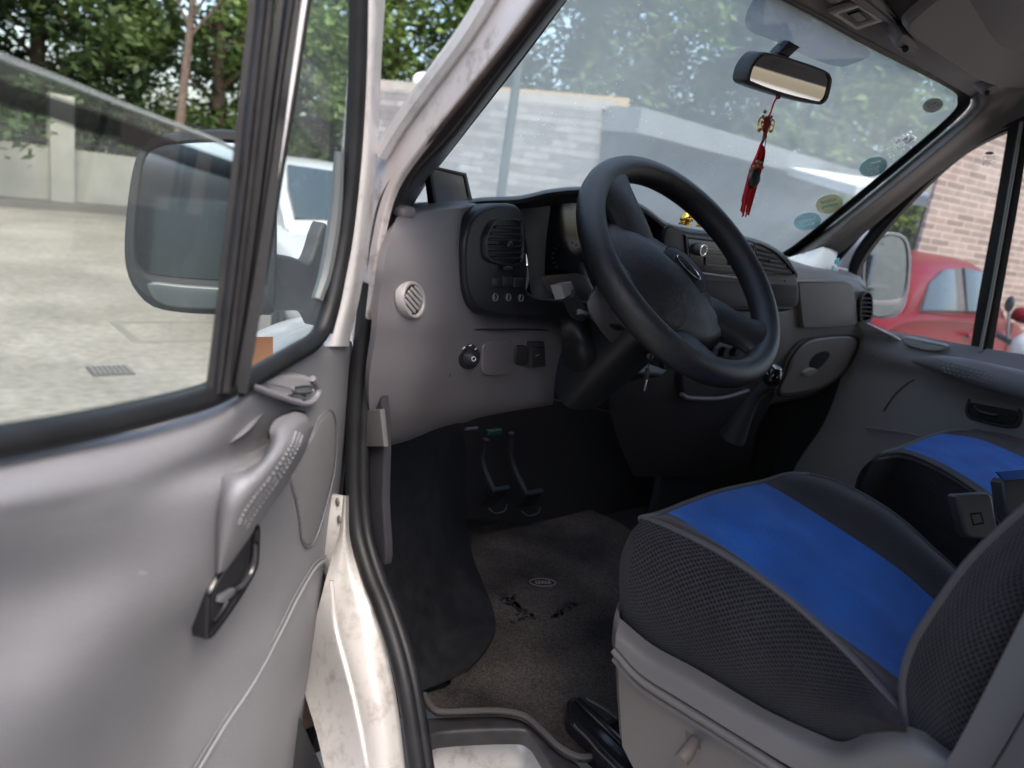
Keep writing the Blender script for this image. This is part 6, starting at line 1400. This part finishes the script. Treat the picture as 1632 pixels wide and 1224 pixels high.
# ---- trees ----------------------------------------------------------------------------------------
def leafmat(name, c1, c2, tr=.35):
    m = bpy.data.materials.new(name); m.use_nodes = True; t = m.node_tree; b = t.nodes['Principled BSDF']; b.inputs['Roughness'].default_value = .55
    tc = t.nodes.new('ShaderNodeTexCoord'); n = t.nodes.new('ShaderNodeTexNoise'); n.inputs['Scale'].default_value = 1.1; n.inputs['Detail'].default_value = 5; t.links.new(tc.outputs['Object'], n.inputs['Vector'])
    r = t.nodes.new('ShaderNodeValToRGB'); r.color_ramp.elements[0].position = .38; r.color_ramp.elements[1].position = .64; r.color_ramp.elements[0].color = (*c1, 1); r.color_ramp.elements[1].color = (*c2, 1)
    t.links.new(n.outputs['Fac'], r.inputs[0]); t.links.new(r.outputs[0], b.inputs['Base Color'])
    tl = t.nodes.new('ShaderNodeBsdfTranslucent'); t.links.new(r.outputs[0], tl.inputs[0]); mx = t.nodes.new('ShaderNodeMixShader'); mx.inputs[0].default_value = tr
    t.links.new(b.outputs[0], mx.inputs[1]); t.links.new(tl.outputs[0], mx.inputs[2]); t.links.new(mx.outputs[0], t.nodes['Material Output'].inputs[0]); return m
LM = [leafmat('leaf_dark', (.04, .072, .028), (.12, .19, .06)), leafmat('leaf_mid', (.08, .13, .04), (.20, .30, .085)), leafmat('leaf_bright', (.08, .14, .025), (.24, .35, .07), .5)]
M['bark'] = mat('bark', (.10, .075, .055), .9, bump=1, bscale=25, var=.3, vscale=12)
def tree(p, h, r, low, seed, lm, label, leaves=14000, ls=.135, group='trees behind the parking lot', name='broadleaf_tree', trunk=.16):
    rnd = random.Random(seed); t = thing(name, label, 'tree', tuple(p), group)
    tk = MB(); lean = V((rnd.uniform(-.4, .4), rnd.uniform(-.4, .4), 0)); top = p+lean+V((0, 0, h*.8))
    tk.tube([p, p+lean*.3+V((0, 0, h*.25)), p+lean*.7+V((0, 0, h*.5)), top], [trunk*1.25, trunk, trunk*.7, trunk*.25], 10, k=3)
    cl = []
    nb = 15
    for i in range(nb):
        z = low+(h-low)*(i+.5)/nb; base = p+lean*(z/h)+V((0, 0, z*.72)); a = i*2.4+rnd.uniform(-.4, .4)
        rr = r*(.55+.6*sin(pi*min(1, (z-low)/(h-low)*.85+.12)))*rnd.uniform(.7, 1.05)
        e = p+lean*(z/h)+V((cos(a)*rr*.75, sin(a)*rr*.75, z)); tk.tube([base, (base+e)/2+V((0, 0, .2)), e], [trunk*.35, trunk*.2, .02], 6, k=2)
        cl.append((e, rnd.uniform(.5, .95)*r*.55)); 
        for q in range(3): cl.append((e+V((rnd.gauss(0, r*.3), rnd.gauss(0, r*.3), rnd.gauss(0, .6))), rnd.uniform(.3, .7)*r*.5))
    tk.build('trunk', M['bark'], t)
    v = []; f = []; n = len(cl)
    for i in range(leaves):
        c, cr_ = cl[rnd.randrange(n)]
        d = V((rnd.gauss(0, 1), rnd.gauss(0, 1), rnd.gauss(0, .7))); d.normalize(); d *= cr_*rnd.random()**.45
        q = c+d; s = ls*rnd.uniform(.5, 1.2); a = V((rnd.gauss(0, 1), rnd.gauss(0, 1), rnd.gauss(0, .5))).normalized(); b2 = a.cross(V((rnd.gauss(0, .6), rnd.gauss(0, .6), 1))).normalized()
        k = len(v); v += [q-a*s, q+b2*s*.45, q+a*s, q-b2*s*.45]; f.append((k, k+1, k+2, k+3))
    mesh_obj('crown', v, f, LM[lm], t, smooth=False); return t
TR = [(-560, 19, 9, 3.6, .8, 0), (-330, 18.5, 9.5, 3.6, 1, 0), (-120, 19, 9, 3.4, .8, 0), (60, 20, 9, 3.4, 1.4, 0), (215, 22, 9.5, 3.6, 1.6, 0), (345, 19.5, 8.5, 2.8, 2.6, 1), (470, 24, 9.5, 3.4, 1.0, 1), (600, 21, 9, 3.2, .8, 1), (700, 24, 10, 3.6, 1.4, 1),
      (800, 21, 9.5, 3.4, 1.6, 1), (905, 24, 10, 3.5, 1.2, 1), (1000, 20, 9.5, 3.2, 1.6, 0), (1100, 27, 11, 3.8, 1.4, 1), (1190, 22, 10, 3.4, 1.2, 1), (1290, 20, 10, 3.3, .9, 1), (1380, 22, 11, 3.6, 1.0, 1), (1470, 19, 10.5, 3.4, 1.0, 2), (1570, 23, 10, 3.4, 1, 1)]
labs = ['dark dense tree at the far left beyond the window glass, outermost', 'dark tree beyond the half lowered window, second from the left', 'dark tree with dense low crown behind the pale wall', 'dark green tree right above the lowered glass edge', 'large dark tree behind the railing fence', 'tree with a bare brown trunk beside the driver door divider', 'light green tree behind the white car', 'bright tree in the gap between door frame and left pillar', 'tall green tree just right of the left pillar',
        'tree above the left end of the grey brick wall', 'tree above the pole', 'dark tree over the corner of the grey brick building', 'tall tree behind the cream balcony house', 'tree behind the rear view mirror', 'tree right of the hanging charm', 'tall tree above the blue sticker', 'yellow green tree in the upper right corner of the windshield', 'tree behind the pinkish brick building']
for i, (x, dist, h, r, low, lm) in enumerate(TR):
    tree(at(x, dist), h, r, low, 30+i, lm, labs[i])
tree(V((4.0, -14, 0)), 7, 1.5, 1.2, 93, 1, 'dark tree before the cream block, seen in the passenger mirror', 9000, .12, group=None)
gw = thing('workshop', 'long low dark brick workshop reflected in the driver mirror', 'building', (-9, -10, 0))
wallbox('wall', V((-14, -7, 0)), V((-3, -13, 0)), 4.2, .3, brick_mat('dark_brick', (.05, .05, .055), (.09, .088, .09), (.04, .04, .04), .36, .08), gw)
MB().box((-8.6, -10.2, 4.3), (13, .9, .2), (V((11, -6, 0)).normalized(), V((6, 11, 0)).normalized(), V((0, 0, 1)))).build('roof', M['roofgrey'], gw)
# nearer bright branch tree leaning into the top left
tree(at(275, 12.5), 6.2, 1.9, 3.9, 77, 2, 'slender tree with bright feathery leaves hanging into the top left', 3600, .10, name='feathery_tree', trunk=.07)
# shrubs
def shrub(p, r, h, seed, lm, label, n=2600, ls=.1):
    rnd = random.Random(seed); t = thing('shrub', label, 'shrub', tuple(p), 'shrubs along the wall'); st_ = MB()
    for i in range(7):
        a = i*.9; st_.tube([p, p+V((cos(a)*r*.3, sin(a)*r*.3, h*.5)), p+V((cos(a)*r*.6, sin(a)*r*.6, h*.8))], [.03, .02, .008], 6, k=2)
    st_.build('stems', M['bark'], t); v = []; f = []
    for i in range(n):
        d = V((rnd.gauss(0, 1), rnd.gauss(0, 1), rnd.gauss(0, 1))).normalized()*rnd.random()**.4; q = p+V((d.x*r*(1+.25*sin(5*d.z)), d.y*r, h*.52+d.z*h*.5)); s = ls*rnd.uniform(.5, 1.2)
        a = V((rnd.gauss(0, 1), rnd.gauss(0, 1), rnd.gauss(0, .5))).normalized(); b2 = a.cross(V((rnd.gauss(0, .6), rnd.gauss(0, .6), 1))).normalized(); k = len(v); v += [q-a*s, q+b2*s*.45, q+a*s, q-b2*s*.45]; f.append((k, k+1, k+2, k+3))
    mesh_obj('foliage', v, f, LM[lm], t, smooth=False)
SH = [(-300, 18.6, 1.8, 2.6, 0), (-90, 18.4, 1.8, 2.4, 0), (50, 18.6, 1.6, 2.4, 0), (150, 19, 1.6, 2.6, 0), (250, 19.5, 1.5, 2.6, 2), (400, 20, 1.6, 2.6, 2), (560, 22, 2.0, 3.0, 1), (680, 21, 2.0, 3.2, 0), (1060, 19, 1.6, 3.2, 2), (1220, 18.5, 1.6, 3.6, 2), (1330, 18, 1.6, 3.4, 1), (1430, 17, 1.2, 3.0, 1)]
sl = ['leftmost dark shrub behind the fence', 'dark shrub behind the pale wall left of the glass', 'round dark shrub behind the railing under the dark green tree', 'tall dark shrub next to the bare trunk', 'sunlit shrub behind the railing left of the brown trunk', 'sunlit shrub behind the roof of the white car', 'leafy shrub behind the door frame', 'dark shrub in the gap beside the left pillar', 'light green shrub below the balcony house', 'light green shrub over the awning', 'shrub between the awning and the dim shed', 'shrub in front of the dim shed']
for i, (x, dist, r, h, lm) in enumerate(SH): shrub(at(x, dist), r, h, 200+i, lm, sl[i])

# ---- cars --------------------------------------------------------------------------------------------
def car(p, heading, paintm, label, name='parked_car'):
    """p = ground point under the middle, heading = azimuth the nose points to. local x forward, y left"""
    t = thing(name, label, 'car', tuple(p)); fx = V((sin(heading), cos(heading), 0)); fy = V((-fx.y, fx.x, 0)); U = V((0, 0, 1))
    def L(x, y, z): return p+fx*x+fy*y+U*z
    # lower body from cross sections along x
    secs = [(-2.2, .62, .42, .80, .70), (-2.12, .80, .30, .95, .74), (-1.7, .86, .24, 1.0, .78), (-1.0, .875, .22, .99, .80), (0, .88, .22, .96, .80), (.8, .88, .22, .95, .78), (1.3, .86, .24, .90, .72), (1.85, .82, .28, .80, .62), (2.15, .66, .36, .68, .5)]
    rows = []
    for x, hw, z0, z1, hw2 in secs:
        prof = [(-hw*.9, z0), (-hw, z0+.12), (-hw*1.0, (z0+z1)/2), (-hw*.97, z1-.1), (-hw2, z1), (0, z1+.02), (hw2, z1), (hw*.97, z1-.1), (hw*1.0, (z0+z1)/2), (hw, z0+.12), (hw*.9, z0), (0, z0-.02), (-hw*.9, z0)]
        rows.append([L(x, a, b) for a, b in prof])
    mb = MB().grid(rows, 3); mb.f.append(tuple(range(37))); mb.m.append(0); n_ = len(rows[0]); M1 = len(mb.v); mb.f.append(tuple(range(M1-37, M1))); mb.m.append(0)
    body_ = mb.build('body', paintm, t, sharp=60)
    # cabin
    cs = [(-1.75, .70, .98, .70), (-1.35, .70, 1.0, .60), (-.9, .72, 1.0, .57), (-.2, .73, 1.0, .57), (.35, .72, .98, .58), (.75, .70, .96, .62), (1.15, .68, .94, .68)]
    roofz = [1.0, 1.30, 1.43, 1.47, 1.42, 1.22, .95]
    rows = []
    for (x, hw, z0, hw2), rz in zip(cs, roofz):
        rows.append([L(x, -hw, z0-.05), L(x, -(hw*.6+hw2*.4), (z0+rz)/2), L(x, -hw2, rz-.04), L(x, -hw2*.6, rz), L(x, 0, rz+.01), L(x, hw2*.6, rz), L(x, hw2, rz-.04), L(x, (hw*.6+hw2*.4), (z0+rz)/2), L(x, hw, z0-.05)])
    MB().grid(rows, 3).build('cabin', paintm, t, sharp=60)
    # glasshouse panes, slightly proud
    def pane(name_, pts, nvec, out=.022):
        P = [L(*q) for q in pts]; n3 = fx*nvec[0]+fy*nvec[1]+U*nvec[2]; n3.normalize()
        P = spline(P, 2, False) if False else P
        MB().plate([q+n3*out for q in P], n3, .05, .006).build(name_, M['carglass'], t)
    for s in (-1, 1):
        pane('side_window', [(-1.38, s*.70, 1.02), (-.42, s*.735, 1.02), (-.42, s*.61, 1.38), (-.85, s*.615, 1.36), (-1.18, s*.63, 1.24)], (0, s, .25))
        pane('side_window', [(-.36, s*.735, 1.02), (.66, s*.725, 1.0), (.50, s*.655, 1.20), (.22, s*.62, 1.37), (-.36, s*.61, 1.39)], (0, s, .25))
    pane('front_glass', [(1.02, -.60, .99), (1.02, .60, .99), (.72, .57, 1.21), (.45, .50, 1.37), (.45, -.50, 1.37), (.72, -.57, 1.21)], (.62, 0, .78), .055)
    pane('rear_glass', [(-1.62, -.58, 1.06), (-1.62, .58, 1.06), (-1.36, .52, 1.29), (-1.14, .46, 1.38), (-1.14, -.46, 1.38), (-1.36, -.52, 1.29)], (-.6, 0, .8), .055)
    for x in (-1.32, 1.32):
        for s in (-1, 1):
            w_ = MB().tube([L(x, s*.68, .31), L(x, s*.885, .31)], [.33, .33], 28).build('wheel', M['rubber'], t)
            MB().tube([L(x, s*.80, .31), L(x, s*.892, .31), L(x, s*.90, .31)], [.21, .21, .17], 20).build('rim', M['silver'], w_)
            MB().tube([L(x+.37*cos(a), s*.868, .31+.37*sin(a)) for a in [pi*k/14 for k in range(15)]], .02, 6).build('wheel_arch', M['dark'], t)
    for s in (-1, 1):
        mm = MB().ell(L(.62, s*.98, 1.03), (.10, .12, .08), (fx, fy, U), pw=.8).build('side_mirror', paintm, t)
        MB().tube([L(.62, s*.86, .99), L(.62, s*.93, 1.01)], .025, 8).build('stem', M['dark'], mm)
        MB().ell(L(-2.1, s*.66, .78), (.10, .20, .10), (fx, fy, U), pw=.7).build('tail_light', M['redlens'], t)
        MB().ell(L(2.0, s*.60, .64), (.18, .20, .08), (fx, fy, U), pw=.8).build('headlight', mat('headlight_glass', (.5, .52, .55), .08, coat=1), t)
        for x in (-.35, .62): MB().box(L(x-.22, s*.895, .84), (.2, .03, .03), (fx, fy, U), bev=.01).build('door_handle', paintm, t)
        for x in (-.4, .72): MB().tube([L(x, s*.87, .92), L(x, s*.885, .62), L(x, s*.885, .3)], .005, 4).build('door_seam', M['dark'], t)
    MB().box(L(-2.22, 0, .60), (.02, .5, .12), (fx, fy, U)).build('number_plate', M['whiteplas'], t)
    return t
hd_ = radians(42.5)
def car_at(px_, dist, heading, lx, ly):
    q = at(px_, dist); fx = V((sin(heading), cos(heading), 0)); fy = V((-fx.y, fx.x, 0)); return q-fx*lx-fy*ly
car(car_at(462, 6.3, radians(186), 1.0, -.66), radians(186), M['whitecar'], 'white car parked outside, seen through the driver door quarter glass')
car(car_at(1445, 6.2, radians(88), -2.15, -.75), radians(88), M['redcar'], 'maroon hatchback parked beside the pinkish brick wall')

# scooter behind the passenger window
sp0 = at(1555, 4.6); sct = thing('motor_scooter', 'white scooter with orange lamp standing between the van and the maroon car', 'scooter', (sp0.x, sp0.y, 0))
fx = V((sin(radians(150)), cos(radians(150)), 0)); fy = V((-fx.y, fx.x, 0)); U = V((0, 0, 1))
def SL(x, y, z): return V((sp0.x, sp0.y, 0))+fx*x+fy*y+U*z
MB().grid([[SL(.35, -.16, .25), SL(.38, 0, .25), SL(.35, .16, .25)], [SL(.48, -.18, .6), SL(.55, 0, .6), SL(.48, .18, .6)], [SL(.38, -.17, .9), SL(.46, 0, .92), SL(.38, .17, .9)], [SL(.30, -.12, 1.08), SL(.36, 0, 1.12), SL(.30, .12, 1.08)]], 4, .02).build('front_shield', M['whitecar'], sct)
MB().tube([SL(-.75, 0, .72), SL(-.55, 0, .74), SL(-.2, 0, .72), SL(0, 0, .60)], [.10, .15, .16, .1], 14, k=3, flat=.8).build('seat', M['black'], sct)
MB().tube([SL(-.85, 0, .68), SL(-.5, 0, .55), SL(-.1, 0, .45), SL(.2, 0, .28)], [.08, .16, .14, .1], 14, k=3).build('rear_body', M['whitecar'], sct)
MB().ell(SL(-.86, 0, .70), (.06, .10, .06), (fx, fy, U)).build('tail_light', M['orange'], sct)
MB().tube([SL(.30, -.36, 1.10), SL(.34, -.18, 1.08), SL(.34, .18, 1.08), SL(.30, .36, 1.10)], .018, 10, k=3).build('handlebar', M['black'], sct)
MB().ell(SL(.40, 0, 1.08), (.13, .14, .11), (fx, fy, U)).build('headlight', M['whitecar'], sct)
for s in (-1, 1):
    MB().tube([SL(.32, s*.26, 1.1), SL(.30, s*.32, 1.25)], .008, 6).build('mirror_stem', M['black'], sct); MB().ell(SL(.30, s*.34, 1.28), (.02, .06, .045), (fx, fy, U)).build('mirror', M['black'], sct)
for x in (-.6, .62):
    w_ = MB().tube([SL(x+.22*cos(a), 0, .24+.22*sin(a)) for a in [2*pi*k/24 for k in range(24)]], .05, 10, closed=True).build('wheel', M['rubber'], sct); MB().tube([SL(x, -.03, .24), SL(x, .03, .24)], [.13, .13], 16).build('hub', M['silver'], w_)
